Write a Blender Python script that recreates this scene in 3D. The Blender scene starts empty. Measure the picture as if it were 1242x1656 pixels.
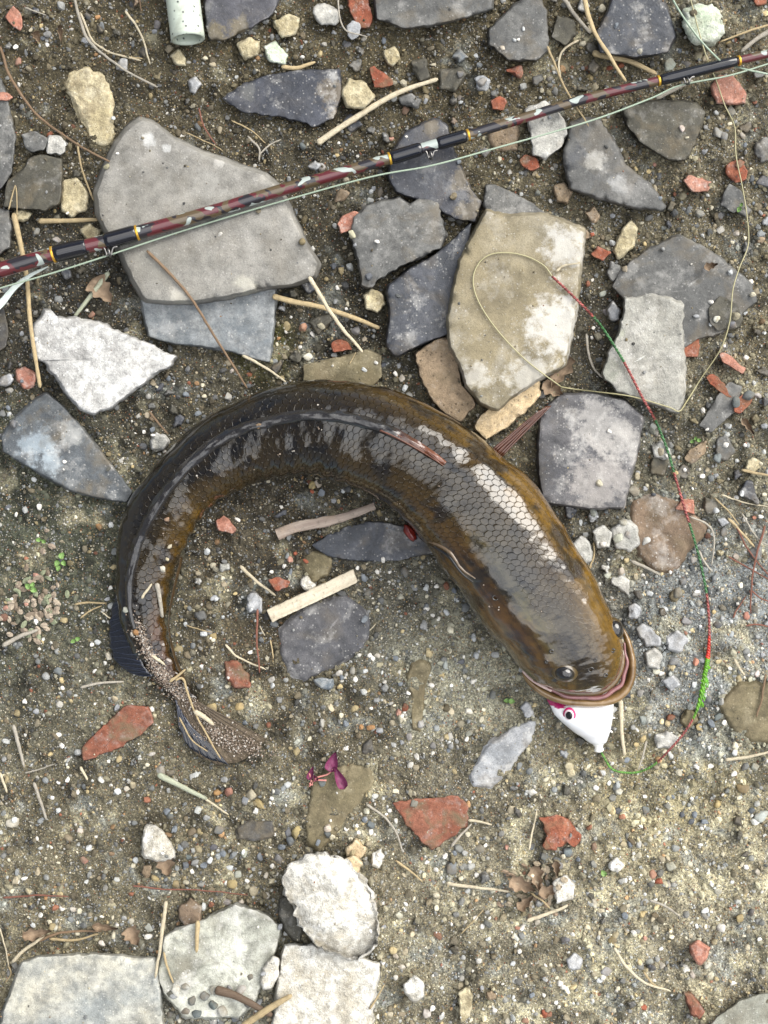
import bpy, bmesh, math, random
import numpy as np
from mathutils import Vector, Matrix

R = np.random.RandomState(11)
random.seed(11)
sc = bpy.context.scene
COL = sc.collection

# ------------------------------------------------------------------ camera, light, exposure
S = 0.338e-3          # metres on the ground per photograph pixel
H = 0.64              # camera height
CX, CY = 621.0, 828.0
cam_d = bpy.data.cameras.new('camera'); cam = bpy.data.objects.new('camera', cam_d); COL.objects.link(cam)
cam.location = (0, 0, H)
cam_d.sensor_fit = 'HORIZONTAL'; cam_d.sensor_width = 36
cam_d.lens = 36 * H / (1242 * S)
cam_d.clip_start = 0.01; cam_d.clip_end = 200
sc.camera = cam

SUN_EL = math.radians(38); SUN_AZ = math.radians(48)     # azimuth clockwise from +Y (up in the photograph)
SKY_STRENGTH = 0.07
CLOUD = 27.0; CLOUD_FAR = 3.0; CLOUD_TILT = 25
w = bpy.data.worlds.new('World'); sc.world = w; w.use_nodes = True
nt = w.node_tree; nt.nodes.clear()
out = nt.nodes.new('ShaderNodeOutputWorld'); bg = nt.nodes.new('ShaderNodeBackground')
sky = nt.nodes.new('ShaderNodeTexSky'); sky.sky_type = 'NISHITA'; sky.sun_disc = False
sky.sun_elevation = SUN_EL; sky.sun_rotation = SUN_AZ
tc = nt.nodes.new('ShaderNodeTexCoord')
cn = nt.nodes.new('ShaderNodeTexNoise'); cn.inputs['Scale'].default_value = 2.6; cn.inputs['Detail'].default_value = 8; cn.inputs['Roughness'].default_value = 0.58
cn2 = nt.nodes.new('ShaderNodeTexNoise'); cn2.inputs['Scale'].default_value = 5.5; cn2.inputs['Detail'].default_value = 6
dp = nt.nodes.new('ShaderNodeVectorMath'); dp.operation = 'DOT_PRODUCT'
_t = math.radians(CLOUD_TILT); dp.inputs[1].default_value = (math.sin(_t) * math.sin(SUN_AZ + .75), math.sin(_t) * math.cos(SUN_AZ + .75), math.cos(_t))
ma = nt.nodes.new('ShaderNodeMath'); ma.operation = 'MULTIPLY_ADD'; ma.inputs[1].default_value = 0.42      # ragged edge of the cloud bank
cr = nt.nodes.new('ShaderNodeValToRGB'); cr.color_ramp.elements[0].position = 0.70 + .375 - .04; cr.color_ramp.elements[1].position = min(1, 0.80 + .375 - .18)
sb = nt.nodes.new('ShaderNodeMath'); sb.operation = 'SUBTRACT'; sb.inputs[1].default_value = 0.21
cr.color_ramp.elements[0].position = 0.69; cr.color_ramp.elements[1].position = 0.735
cc2 = nt.nodes.new('ShaderNodeValToRGB'); cc2.color_ramp.elements[0].position = 0.36; cc2.color_ramp.elements[1].position = 0.62
cc2.color_ramp.elements[0].color = (.42, .47, .56, 1); cc2.color_ramp.elements[1].color = (1, .97, .92, 1)
sc2 = nt.nodes.new('ShaderNodeVectorMath'); sc2.operation = 'SCALE'; sc2.inputs['Scale'].default_value = CLOUD
mx = nt.nodes.new('ShaderNodeMix'); mx.data_type = 'RGBA'
mxs = nt.nodes.new('ShaderNodeMix'); mxs.data_type = 'RGBA'; mxs.inputs[7].default_value = (CLOUD_FAR, CLOUD_FAR, CLOUD_FAR * 1.02, 1)
cr3 = nt.nodes.new('ShaderNodeValToRGB'); cr3.color_ramp.elements[0].position = 0.42; cr3.color_ramp.elements[1].position = 0.58
L = nt.links.new
L(tc.outputs['Generated'], cn.inputs['Vector']); L(tc.outputs['Generated'], cn2.inputs['Vector']); L(tc.outputs['Generated'], dp.inputs[0])
L(cn.outputs['Fac'], ma.inputs[0]); L(dp.outputs['Value'], ma.inputs[2]); L(ma.outputs[0], sb.inputs[0]); L(sb.outputs[0], cr.inputs['Fac'])
L(cn.outputs['Fac'], cr3.inputs['Fac']); L(cr3.outputs['Color'], mxs.inputs[0]); L(sky.outputs['Color'], mxs.inputs[6])
L(cn2.outputs['Fac'], cc2.inputs['Fac']); L(cc2.outputs['Color'], sc2.inputs[0])
L(cr.outputs['Color'], mx.inputs[0]); L(mxs.outputs[2], mx.inputs[6]); L(sc2.outputs[0], mx.inputs[7])
nt.links.new(mx.outputs[2], bg.inputs['Color']); bg.inputs['Strength'].default_value = SKY_STRENGTH
nt.links.new(bg.outputs[0], out.inputs[0])
sd = bpy.data.lights.new('sun', 'SUN'); sun = bpy.data.objects.new('sun', sd); COL.objects.link(sun)
sd.energy = 2.2; sd.angle = math.radians(42); sd.color = (1, .955, .88)
sv = Vector((math.sin(SUN_AZ) * math.cos(SUN_EL), math.cos(SUN_AZ) * math.cos(SUN_EL), math.sin(SUN_EL)))
sun.rotation_euler = sv.to_track_quat('Z', 'Y').to_euler()
vs = sc.view_settings; vs.view_transform = 'Standard'; vs.look = 'None'; vs.exposure = 1.03; vs.gamma = 1; vs.use_curve_mapping = False

# ------------------------------------------------------------------ helpers
def P(px, py, z=0.0):
    k = S * (H - z) / H
    return np.array([(px - CX) * k, -(py - CY) * k, z])

def _hash(ix, iy, iz, seed):
    n = (ix.astype(np.int64) * 374761393 + iy.astype(np.int64) * 668265263 + iz.astype(np.int64) * 2147483647 % 1000003 + iz.astype(np.int64) * 1274126177 + seed * 974711) & 0x7fffffff
    n = ((n ^ (n >> 13)) * 1103515245 + 12345) & 0x7fffffff
    n = ((n ^ (n >> 16)) * 1664525 + 1013904223) & 0x7fffffff
    return n / float(0x7fffffff)
def vnoise(x, y, z=None, seed=0):
    x = np.asarray(x, float); y = np.asarray(y, float); z = np.zeros_like(x) if z is None else np.asarray(z, float)
    ix, iy, iz = np.floor(x), np.floor(y), np.floor(z)
    fx, fy, fz = x - ix, y - iy, z - iz
    fx = fx * fx * (3 - 2 * fx); fy = fy * fy * (3 - 2 * fy); fz = fz * fz * (3 - 2 * fz)
    r = 0
    for a in (0, 1):
        for b in (0, 1):
            for c in ((0, 1) if fz.any() else (0,)):
                r = r + _hash(ix + a, iy + b, iz + c, seed) * (fx if a else 1 - fx) * (fy if b else 1 - fy) * (fz if c else 1 - fz)
    return r * 2 - 1
def fbm(x, y, z=None, seed=0, oct=4, g=.5):
    s = 0; a = 1; t = 0
    for i in range(oct):
        s = s + a * vnoise(np.asarray(x) * 2**i + 13.7 * i, np.asarray(y) * 2**i + 5.1 * i, None if z is None else np.asarray(z) * 2**i, seed + i)
        t += a; a *= g
    return s / t

def tag(o, label=None, cat=None, group=None, kind=None):
    if label: o['label'] = label
    if cat: o['category'] = cat
    if group: o['group'] = group
    if kind: o['kind'] = kind
    return o
def link(name, me, parent=None):
    o = bpy.data.objects.new(name, me); COL.objects.link(o)
    if parent is not None: o.parent = parent
    return o
def mesh(name, v, f, mat, smooth=True, col=None, uv=None):
    v = np.asarray(v, np.float32)
    me = bpy.data.meshes.new(name)
    if isinstance(f, np.ndarray):
        k = f.shape[1]; n = len(f)
        me.vertices.add(len(v)); me.vertices.foreach_set('co', v.ravel())
        me.loops.add(n * k); me.loops.foreach_set('vertex_index', f.astype(np.int32).ravel())
        me.polygons.add(n); me.polygons.foreach_set('loop_start', np.arange(0, n * k, k, dtype=np.int32))
        try: me.polygons.foreach_set('loop_total', np.full(n, k, np.int32))
        except Exception: pass
        me.update(calc_edges=True)
    else:
        me.from_pydata([tuple(map(float, p)) for p in v], [], f); me.update()
    me.polygons.foreach_set('use_smooth', np.full(len(me.polygons), smooth, bool))
    if col is not None:
        a = me.color_attributes.new('Col', 'FLOAT_COLOR', 'POINT')
        c = np.ones((len(v), 4), np.float32); c[:, :3] = col; a.data.foreach_set('color', c.ravel())
    if uv is not None:
        l = me.uv_layers.new(name='UVMap'); li = np.empty(len(me.loops), np.int32); me.loops.foreach_get('vertex_index', li)
        l.data.foreach_set('uv', np.asarray(uv, np.float32)[li].ravel())
    me.materials.append(mat)
    return me

def catmull(pts, n):
    p = np.asarray(pts, float)
    if len(p) == 2: p = np.array([p[0], (p[0] + p[1]) / 2, p[1]])
    q = np.vstack([2 * p[0] - p[1], p, 2 * p[-1] - p[-2]])
    t = np.linspace(0, len(p) - 1 - 1e-9, n); i = np.floor(t).astype(int); u = (t - i)[:, None]
    a, b, c, d = q[i], q[i + 1], q[i + 2], q[i + 3]
    return .5 * (2 * b + (c - a) * u + (2 * a - 5 * b + 4 * c - d) * u**2 + (3 * b - a - 3 * c + d) * u**3)

def tube(path, rad, ns=8, flat=1.0, cap=True, twist=0.0):
    """verts/faces of a tube; rad scalar or array (m); flat = vertical squash"""
    path = np.asarray(path, float); n = len(path); rad = np.broadcast_to(np.asarray(rad, float), (n,))
    T = np.gradient(path, axis=0); T /= np.linalg.norm(T, axis=1)[:, None] + 1e-12
    up = np.array([0, 0, 1.0]); A = np.cross(T, up); A /= np.linalg.norm(A, axis=1)[:, None] + 1e-9
    B = np.cross(A, T)
    th = np.linspace(0, 2 * np.pi, ns, endpoint=False)
    V = path[:, None, :] + rad[:, None, None] * (np.cos(th)[None, :, None] * A[:, None, :] + flat * np.sin(th)[None, :, None] * B[:, None, :])
    V = V.reshape(-1, 3)
    i = np.arange(n - 1)[:, None] * ns; j = np.arange(ns)[None, :]; j2 = (j + 1) % ns
    F = np.stack([i + j, i + j2, i + ns + j2, i + ns + j], -1).reshape(-1, 4).tolist()
    if cap: F += [list(range(ns))[::-1], [(n - 1) * ns + k for k in range(ns)]]
    return V, F
def merge(parts):
    V = []; F = []; o = 0
    for v, f in parts:
        V.append(np.asarray(v, float)); F += [[k + o for k in q] for q in f]; o += len(v)
    return np.vstack(V), F

# ------------------------------------------------------------------ node helpers / materials
class N:
    def __init__(s, name):
        s.m = bpy.data.materials.new(name); s.m.use_nodes = True; s.t = s.m.node_tree; s.t.nodes.clear()
        s.o = s.t.nodes.new('ShaderNodeOutputMaterial'); s.b = s.t.nodes.new('ShaderNodeBsdfPrincipled')
        s.t.links.new(s.b.outputs[0], s.o.inputs[0])
    def put(s, sock, v):
        if isinstance(v, (int, float)): sock.default_value = v
        elif isinstance(v, (tuple, list)):
            v = tuple(v); sock.default_value = v + (1,) if (sock.type == 'RGBA' and len(v) == 3) else v
        else: s.t.links.new(v, sock)
    def node(s, typ, outk=0, props=None, **inp):
        n = s.t.nodes.new(typ)
        for k, v in (props or {}).items(): setattr(n, k, v)
        for k, v in inp.items():
            kk = int(k[1:]) if k[0] == '_' else k.replace('_', ' ')
            s.put(n.inputs[kk], v)
        return n.outputs[outk]
    def noise(s, vec, scale, detail=3, rough=.55, dist=0.0, outk=0): return s.node('ShaderNodeTexNoise', outk, Vector=vec, Scale=scale, Detail=detail, Roughness=rough, Distortion=dist)
    def vor(s, vec, scale, feature='F1', outk=0, rnd=1.0): return s.node('ShaderNodeTexVoronoi', outk, {'feature': feature}, Vector=vec, Scale=scale, Randomness=rnd)
    def ramp(s, f, stops, interp='LINEAR'):
        n = s.t.nodes.new('ShaderNodeValToRGB'); r = n.color_ramp; r.interpolation = interp
        while len(r.elements) < len(stops): r.elements.new(.5)
        for e, (p, c) in zip(r.elements, stops):
            e.position = p; e.color = (c, c, c, 1) if isinstance(c, (int, float)) else tuple(c) + (1,)
        s.put(n.inputs[0], f); return n.outputs[0]
    def mix(s, f, a, b, mode='MIX'):
        n = s.t.nodes.new('ShaderNodeMix'); n.data_type = 'RGBA'; n.blend_type = mode
        s.put(n.inputs[0], f); s.put(n.inputs[6], a); s.put(n.inputs[7], b); return n.outputs[2]
    def math(s, op, a, b=0.0, c=0.0):
        n = s.t.nodes.new('ShaderNodeMath'); n.operation = op
        s.put(n.inputs[0], a); s.put(n.inputs[1], b); s.put(n.inputs[2], c); return n.outputs[0]
    def vm(s, op, a, b=(0, 0, 0), outk=0):
        n = s.t.nodes.new('ShaderNodeVectorMath'); n.operation = op
        s.put(n.inputs[0], a); s.put(n.inputs[1], b); return n.outputs[outk]
    def bump(s, h, dist, strength=1.0, normal=None):
        n = s.t.nodes.new('ShaderNodeBump'); n.inputs['Distance'].default_value = dist; s.put(n.inputs['Strength'], strength)
        s.put(n.inputs['Height'], h)
        if normal is not None: s.put(n.inputs['Normal'], normal)
        return n.outputs[0]
    def coord(s, k='Object'): return s.node('ShaderNodeTexCoord', k)
    def geo(s): return s.node('ShaderNodeNewGeometry', 'Position')
    def attr(s, name='Col'): return s.node('ShaderNodeAttribute', 0, {'attribute_name': name})
    def objcol(s): return s.node('ShaderNodeObjectInfo', 'Color')
    def objrnd(s): return s.node('ShaderNodeObjectInfo', 'Random')
    def set(s, **k):
        for a, v in k.items(): s.put(s.b.inputs[a.replace('_', ' ')], v)
        return s.m

_mats = {}
def stone_mat(c1, c2, c3=(.62, .60, .56), scale=45, thr=.5, speck=.5, rough=.75, bump=.5, dirt=.35, pits=0.0, name='stone', patches=()):
    """weathered stone: base c1, patches c2, pale specks c3, soil film"""
    key = (c1, c2, c3, scale, thr, speck, rough, bump, dirt, pits, patches)
    if key in _mats: return _mats[key]
    n = N(name); p = n.geo()
    a = n.noise(p, scale, 6, .6, .3)
    f = n.ramp(a, [(thr - .09, 0), (thr + .09, 1)])
    col = n.mix(f, c1, c2)
    sm = n.noise(p, scale * 6, 5, .65)
    col = n.mix(n.ramp(sm, [(.34, .75), (.62, 0)]), col, tuple(x * .55 for x in c1))
    ms = n.noise(p, scale * 2.3, 7, .68, .4)
    col = n.mix(1.0, col, n.ramp(ms, [(.32, .70), (.5, 1.0), (.68, 1.16)]), 'MULTIPLY')
    pt = n.node('ShaderNodeNewGeometry', 'Pointiness')
    col = n.mix(n.ramp(pt, [(.53, 0), (.62, .45)]), col, tuple(min(.8, x * 1.7 + .06) for x in c2))
    gr = n.noise(p, 1500, 3, .7)
    col = n.mix(.55, col, n.ramp(gr, [(.28, .25), (.5, .95), (.72, 1.12)]), 'MULTIPLY')
    for (qx, qy, qr, qc, qz) in patches:      # mineral crusts and stains that belong to this stone
        w_ = P(qx, qy, qz * 1e-3); dv = n.vm('MULTIPLY', n.vm('SUBTRACT', p, tuple(float(t_) for t_ in w_)), (1, 1, 0)); ln = n.vm('LENGTH', dv, outk=1)
        e_ = n.math('ADD', n.math('DIVIDE', ln, qr * S), n.math('MULTIPLY', n.math('SUBTRACT', n.noise(p, 150, 7, .72), .5), 3.2))
        col = n.mix(n.math('MULTIPLY', n.ramp(e_, [(.50, 1), (1.15, 0)]), .56), col, n.mix(n.ramp(sm, [(.38, .5), (.6, 0)]), qc, tuple(x * .6 for x in qc)))
    # soil film
    d = n.noise(p, scale * 1.7, 5, .62, .5)
    col = n.mix(n.math('MULTIPLY', n.ramp(d, [(.50, 0), (.66, 1)]), dirt), col, (.135, .105, .062))
    # pale dust and grains
    du = n.noise(p, scale * 2.6, 6, .7)
    v = n.vor(p, 620, outk=0); vc = n.vor(p, 620, outk=1)
    gate = n.math('MULTIPLY', n.ramp(v, [(.22, 1), (.34, 0)]), n.ramp(n.node('ShaderNodeSeparateColor', 0, Color=vc), [(.70, 0), (.72, 1)]))
    col = n.mix(n.math('MULTIPLY', n.math('MULTIPLY', gate, n.ramp(du, [(.40, .15), (.6, 1)])), speck), col, c3)
    col = n.mix(n.math('MULTIPLY', n.ramp(du, [(.53, 0), (.66, 1)]), speck * .75), col, c3)
    h = n.math('ADD', n.math('MULTIPLY', ms, 1.0), n.math('MULTIPLY', a, .8)); h = n.math('ADD', h, n.math('MULTIPLY', sm, .6)); h = n.math('ADD', h, n.math('MULTIPLY', gr, .30))
    h = n.math('ADD', h, n.math('MULTIPLY', gate, .12))
    if pits:
        pv = n.vor(p, 330); pm = n.ramp(pv, [(.12, 0), (.24, 1)])
        col = n.mix(n.math('MULTIPLY', n.math('SUBTRACT', 1.0, pm), pits), col, tuple(x * .35 for x in c1)); h = n.math('ADD', h, n.math('MULTIPLY', pm, .4))
    m = n.set(Base_Color=col, Roughness=n.math('ADD', n.math('MULTIPLY', sm, .25), rough - .12), Normal=n.bump(h, .0016, bump))
    n.b.inputs['Specular IOR Level'].default_value = .35
    _mats[key] = m; return m

def pebble_mat(name='pebble_surface', bmp=.6):
    n = N(name); p = n.geo(); c = n.objcol()
    a = n.noise(p, 160, 5, .65); g = n.noise(p, 1400, 3, .7)
    col = n.mix(n.ramp(a, [(.35, .5), (.62, 0)]), c, n.mix(1.0, c, (.5, .47, .42), 'MULTIPLY'))
    col = n.mix(.5, col, n.ramp(g, [(.25, .45), (.55, 1)]), 'MULTIPLY')
    d = n.noise(p, 90, 4, .6)
    col = n.mix(n.ramp(d, [(.46, 0), (.64, .75)]), col, (.15, .12, .08))
    h = n.math('ADD', a, n.math('MULTIPLY', g, .3))
    m = n.set(Base_Color=col, Roughness=.72, Normal=n.bump(h, .0012, bmp)); n.b.inputs['Specular IOR Level'].default_value = .35
    return m
PEB = pebble_mat()
def grit_mat():
    n = N('grit_surface'); p = n.geo(); c = n.attr()
    g = n.noise(p, 1100, 3, .7)
    col = n.mix(.55, c, n.ramp(g, [(.25, .4), (.55, 1)]), 'MULTIPLY')
    n.b.inputs['Specular IOR Level'].default_value = .35
    return n.set(Base_Color=col, Roughness=.75, Normal=n.bump(g, .0006, .5))
GRIT = grit_mat()
def ground_mat():
    n = N('soil'); p = n.geo(); c = n.attr()
    a = n.noise(p, 60, 7, .68); b = n.noise(p, 420, 5, .72); f = n.noise(p, 1900, 3, .75)
    col = n.mix(n.ramp(a, [(.38, .75), (.6, 0)]), c, n.mix(1.0, c, (.42, .40, .38), 'MULTIPLY'))
    col = n.mix(n.ramp(b, [(.50, 0), (.68, .7)]), col, n.mix(1.0, c, (1.9, 1.85, 1.75), 'MULTIPLY'))
    v = n.vor(p, 780, outk=0); vc = n.node('ShaderNodeSeparateColor', 0, Color=n.vor(p, 780, outk=1)); vg = n.node('ShaderNodeSeparateColor', 1, Color=n.vor(p, 780, outk=1))
    pc = n.ramp(vg, [(0, (.50, .42, .28)), (.2, (.20, .20, .21)), (.4, (.33, .22, .10)), (.6, (.60, .56, .48)), (.8, (.10, .10, .11)), (.95, (.30, .10, .05))], 'CONSTANT')
    gate = n.math('MULTIPLY', n.ramp(v, [(.26, 1), (.36, 0)]), n.ramp(vc, [(.45, 0), (.47, 1)]))
    col = n.mix(n.math('MULTIPLY', gate, .85), col, pc)
    col = n.mix(.8, col, n.ramp(f, [(.28, .15), (.5, .9), (.7, 1.5)]), 'MULTIPLY')
    b2_ = n.noise(p, 900, 4, .75); col = n.mix(1.0, col, n.ramp(b2_, [(.3, .45), (.5, 1.0), (.66, 1.9)]), 'MULTIPLY')
    h = n.math('ADD', n.math('MULTIPLY', a, 1.0), n.math('MULTIPLY', b, .7)); h = n.math('ADD', h, n.math('MULTIPLY', f, .35)); h = n.math('ADD', h, n.math('MULTIPLY', gate, .35))
    n.b.inputs['Specular IOR Level'].default_value = .3
    return n.set(Base_Color=col, Roughness=.8, Normal=n.bump(h, .0030, 1.0))
def plain(name, c, rough=.5, spec=.5, metal=0, bump=0, bscale=400, var=0, coat=0):
    n = N(name); p = n.geo(); g = n.noise(p, bscale, 4, .6)
    col = n.mix(n.ramp(g, [(.35, var), (.65, 0)]), c, tuple(x * .45 for x in c)) if var else c
    n.set(Base_Color=col, Roughness=rough, Metallic=metal, Coat_Weight=coat)
    n.b.inputs['Specular IOR Level'].default_value = spec
    if bump: n.set(Normal=n.bump(g, .001, bump))
    return n.m
def stick_mat():
    n = N('dry_stem'); c = n.objcol(); p = n.geo(); u = n.node('ShaderNodeUVMap')
    st = n.noise(n.vm('MULTIPLY', u, (6, 40, 1)), 1.0, 4, .6); g = n.noise(p, 500, 4, .6)
    col = n.mix(n.ramp(st, [(.35, .6), (.6, 0)]), c, n.mix(1.0, c, (.45, .38, .3), 'MULTIPLY'))
    col = n.mix(n.ramp(g, [(.5, 0), (.75, .4)]), col, (.12, .09, .055))
    return n.set(Base_Color=col, Roughness=.65, Normal=n.bump(n.math('ADD', st, g), .0006, .7))
STICK = stick_mat()

# ------------------------------------------------------------------ ground
def gh(x, y):
    """ground height in metres at world x,y"""
    X = np.asarray(x) / S; Y = np.asarray(y) / S
    return (fbm(X / 150, Y / 150, seed=3, oct=3) * 3.6 + fbm(X / 30, Y / 30, seed=9, oct=3) * 3.0 + fbm(X / 9, Y / 9, seed=21, oct=2) * 1.8 - 1.0) * 1e-3
# soil tints: (px, py, radius, colour, weight)
TINT = [(100, 100, 260, (.118, .092, .052), 1), (400, 60, 200, (.115, .088, .045), 1), (700, 120, 240, (.13, .10, .055), 1), (1100, 300, 260, (.19, .155, .10), 1),
        (330, 250, 200, (.09, .072, .045), 1), (480, 330, 160, (.07, .058, .04), 1.4), (100, 460, 140, (.06, .052, .042), 1.6), (560, 520, 110, (.07, .06, .042), 1.4), (960, 500, 110, (.065, .055, .042), 1.3),
        (420, 590, 40, (.10, .09, .02), 2.5), (210, 700, 120, (.11, .095, .07), 1.2), (60, 900, 190, (.085, .09, .062), 2.2), (80, 1100, 160, (.15, .135, .10), 1.2), (430, 850, 130, (.075, .06, .042), 1.6),
        (380, 980, 160, (.115, .088, .055), 1.5), (620, 1000, 120, (.15, .135, .11), 1.4), (770, 1090, 95, (.42, .38, .29), 4), (200, 1150, 60, (.33, .29, .2), 1.1), (560, 1150, 140, (.14, .115, .075), 1.2),
        (1130, 1050, 105, (.30, .305, .33), 6), (1190, 960, 100, (.27, .275, .30), 4), (1210, 1150, 70, (.17, .155, .11), 2.0), (1000, 900, 90, (.17, .15, .12), 1.2), (1150, 780, 120, (.19, .165, .12), 1.3),
        (200, 1350, 240, (.13, .108, .072), 1.3), (700, 1300, 180, (.165, .138, .098), 1.2), (1080, 1290, 120, (.36, .295, .17), 2.2), (900, 1500, 260, (.23, .195, .14), 1.4), (1150, 1500, 200, (.25, .21, .15), 1.4),
        (640, 1560, 150, (.2, .17, .12), 1), (300, 1640, 120, (.17, .16, .14), 1.3), (60, 1500, 120, (.18, .15, .10), 1)]
def soil_col(px, py):
    px = np.asarray(px, float); py = np.asarray(py, float)
    wx = px + fbm(px / 90, py / 90, seed=40, oct=3) * 60; wy = py + fbm(px / 90, py / 90, seed=50, oct=3) * 60
    num = np.ones(px.shape + (3,)) * np.array([.14, .115, .075]) * .12; den = np.full(px.shape, .12)
    for (x, y, r, c, k) in TINT:
        g = k * np.exp(-((wx - x)**2 + (wy - y)**2) / (2 * (r * .6)**2)); num = num + g[..., None] * np.array(c); den = den + g
    out_ = num / den[..., None]
    side = np.clip((py - 250) / 1400, 0, 1) * .55 + np.clip((px - 600) / 700, 0, 1) * .45
    a_ = np.clip((fbm(px / 60, py / 60, seed=140, oct=5, g=.62) - .34 + .42 * side) * 4.0, 0, 1)[..., None] * .85
    out_ = out_ * (1 - a_) + np.array([.40, .345, .235]) * a_
    b_ = np.clip((fbm(px / 45, py / 45, seed=160, oct=5, g=.62) - .34 + .22 * side) * 4.5, 0, 1)[..., None] * .7
    out_ = out_ * (1 - b_) + np.array([.27, .27, .26]) * b_
    d_ = np.clip((fbm(px / 35, py / 35, seed=180, oct=5, g=.65) - .12) * 4, 0, 1)[..., None] * .6
    low = 1 + .55 * np.clip((py - 1050) / 350, 0, 1)[..., None] + .20 * np.clip((px - 950) / 250, 0, 1)[..., None] * (py > 500)[..., None]
    out_ = out_ * (1 - d_ * .95) * low; out_ = out_ * .84 + out_.mean(-1, keepdims=True) * .16
    return np.clip(out_ * np.array([.93, .975, .90]), .010, .6)
fx = np.arange(-230, 1473, 4.6); fy = np.arange(-230, 1887, 4.6)
ex = 8.0 * 1.45 ** np.arange(1, 26)
gx = np.concatenate([(-230 - np.cumsum(ex))[::-1], fx, fx[-1] + np.cumsum(ex)]); gy = np.concatenate([(-230 - np.cumsum(ex))[::-1], fy, fy[-1] + np.cumsum(ex)])
GX, GY = np.meshgrid(gx, gy); WX = (GX - CX) * S; WY = -(GY - CY) * S
far = np.clip(1 - (np.maximum(np.maximum(-230 - GX, GX - 1473), np.maximum(-230 - GY, GY - 1887))) / 4000, 0, 1)
GZ = gh(WX, WY) * far
V = np.stack([WX, WY, GZ], -1).reshape(-1, 3); nx = len(gx); ny = len(gy)
i, j = np.meshgrid(np.arange(ny - 1), np.arange(nx - 1), indexing='ij'); q = (i * nx + j).ravel()
F = np.stack([q, q + nx, q + nx + 1, q + 1], -1)
SOIL = ground_mat()
ground = link('ground', mesh('ground', V, F, SOIL, True, soil_col(GX, GY).reshape(-1, 3))); tag(ground, 'damp brown soil full of grit and gravel', kind='structure')

# ------------------------------------------------------------------ auto labels
LAND = []       # (px, py, short name)
USED = {}
def where(px, py, skip=None):
    d = sorted(((math.hypot(px - a, py - b) / (1 + 0 * r), a, b, t, r) for a, b, t, r in LAND if t != skip), key=lambda q: q[0] - q[4] * .8)
    def rel(q):
        dx, dy = px - q[1], py - q[2]; ang = math.degrees(math.atan2(-dy, dx)) % 360
        return ['right of', 'above and right of', 'above', 'above and left of', 'left of', 'below and left of', 'below', 'below and right of'][int((ang + 22.5) // 45) % 8]
    q = d[0]; gap = q[0] - q[4]
    near = 'just ' if gap < 25 else ('' if gap < 80 else 'well ')
    return [f"{near}{rel(q)} {q[3]}", f"{near}{rel(q)} {q[3]}, {rel(d[1])} {d[1][3]}"]
def uniq(base, px, py):
    a, b = where(px, py)
    for l in (f"{base} {a}", f"{base} {b}"):
        if len(l.replace(',', '').split()) > 16: continue
        if l not in USED: USED[l] = 1; return l
    for extra in ('lower', 'upper', 'further', 'nearer', 'rightmost', 'leftmost'):
        pass
    return None

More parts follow.
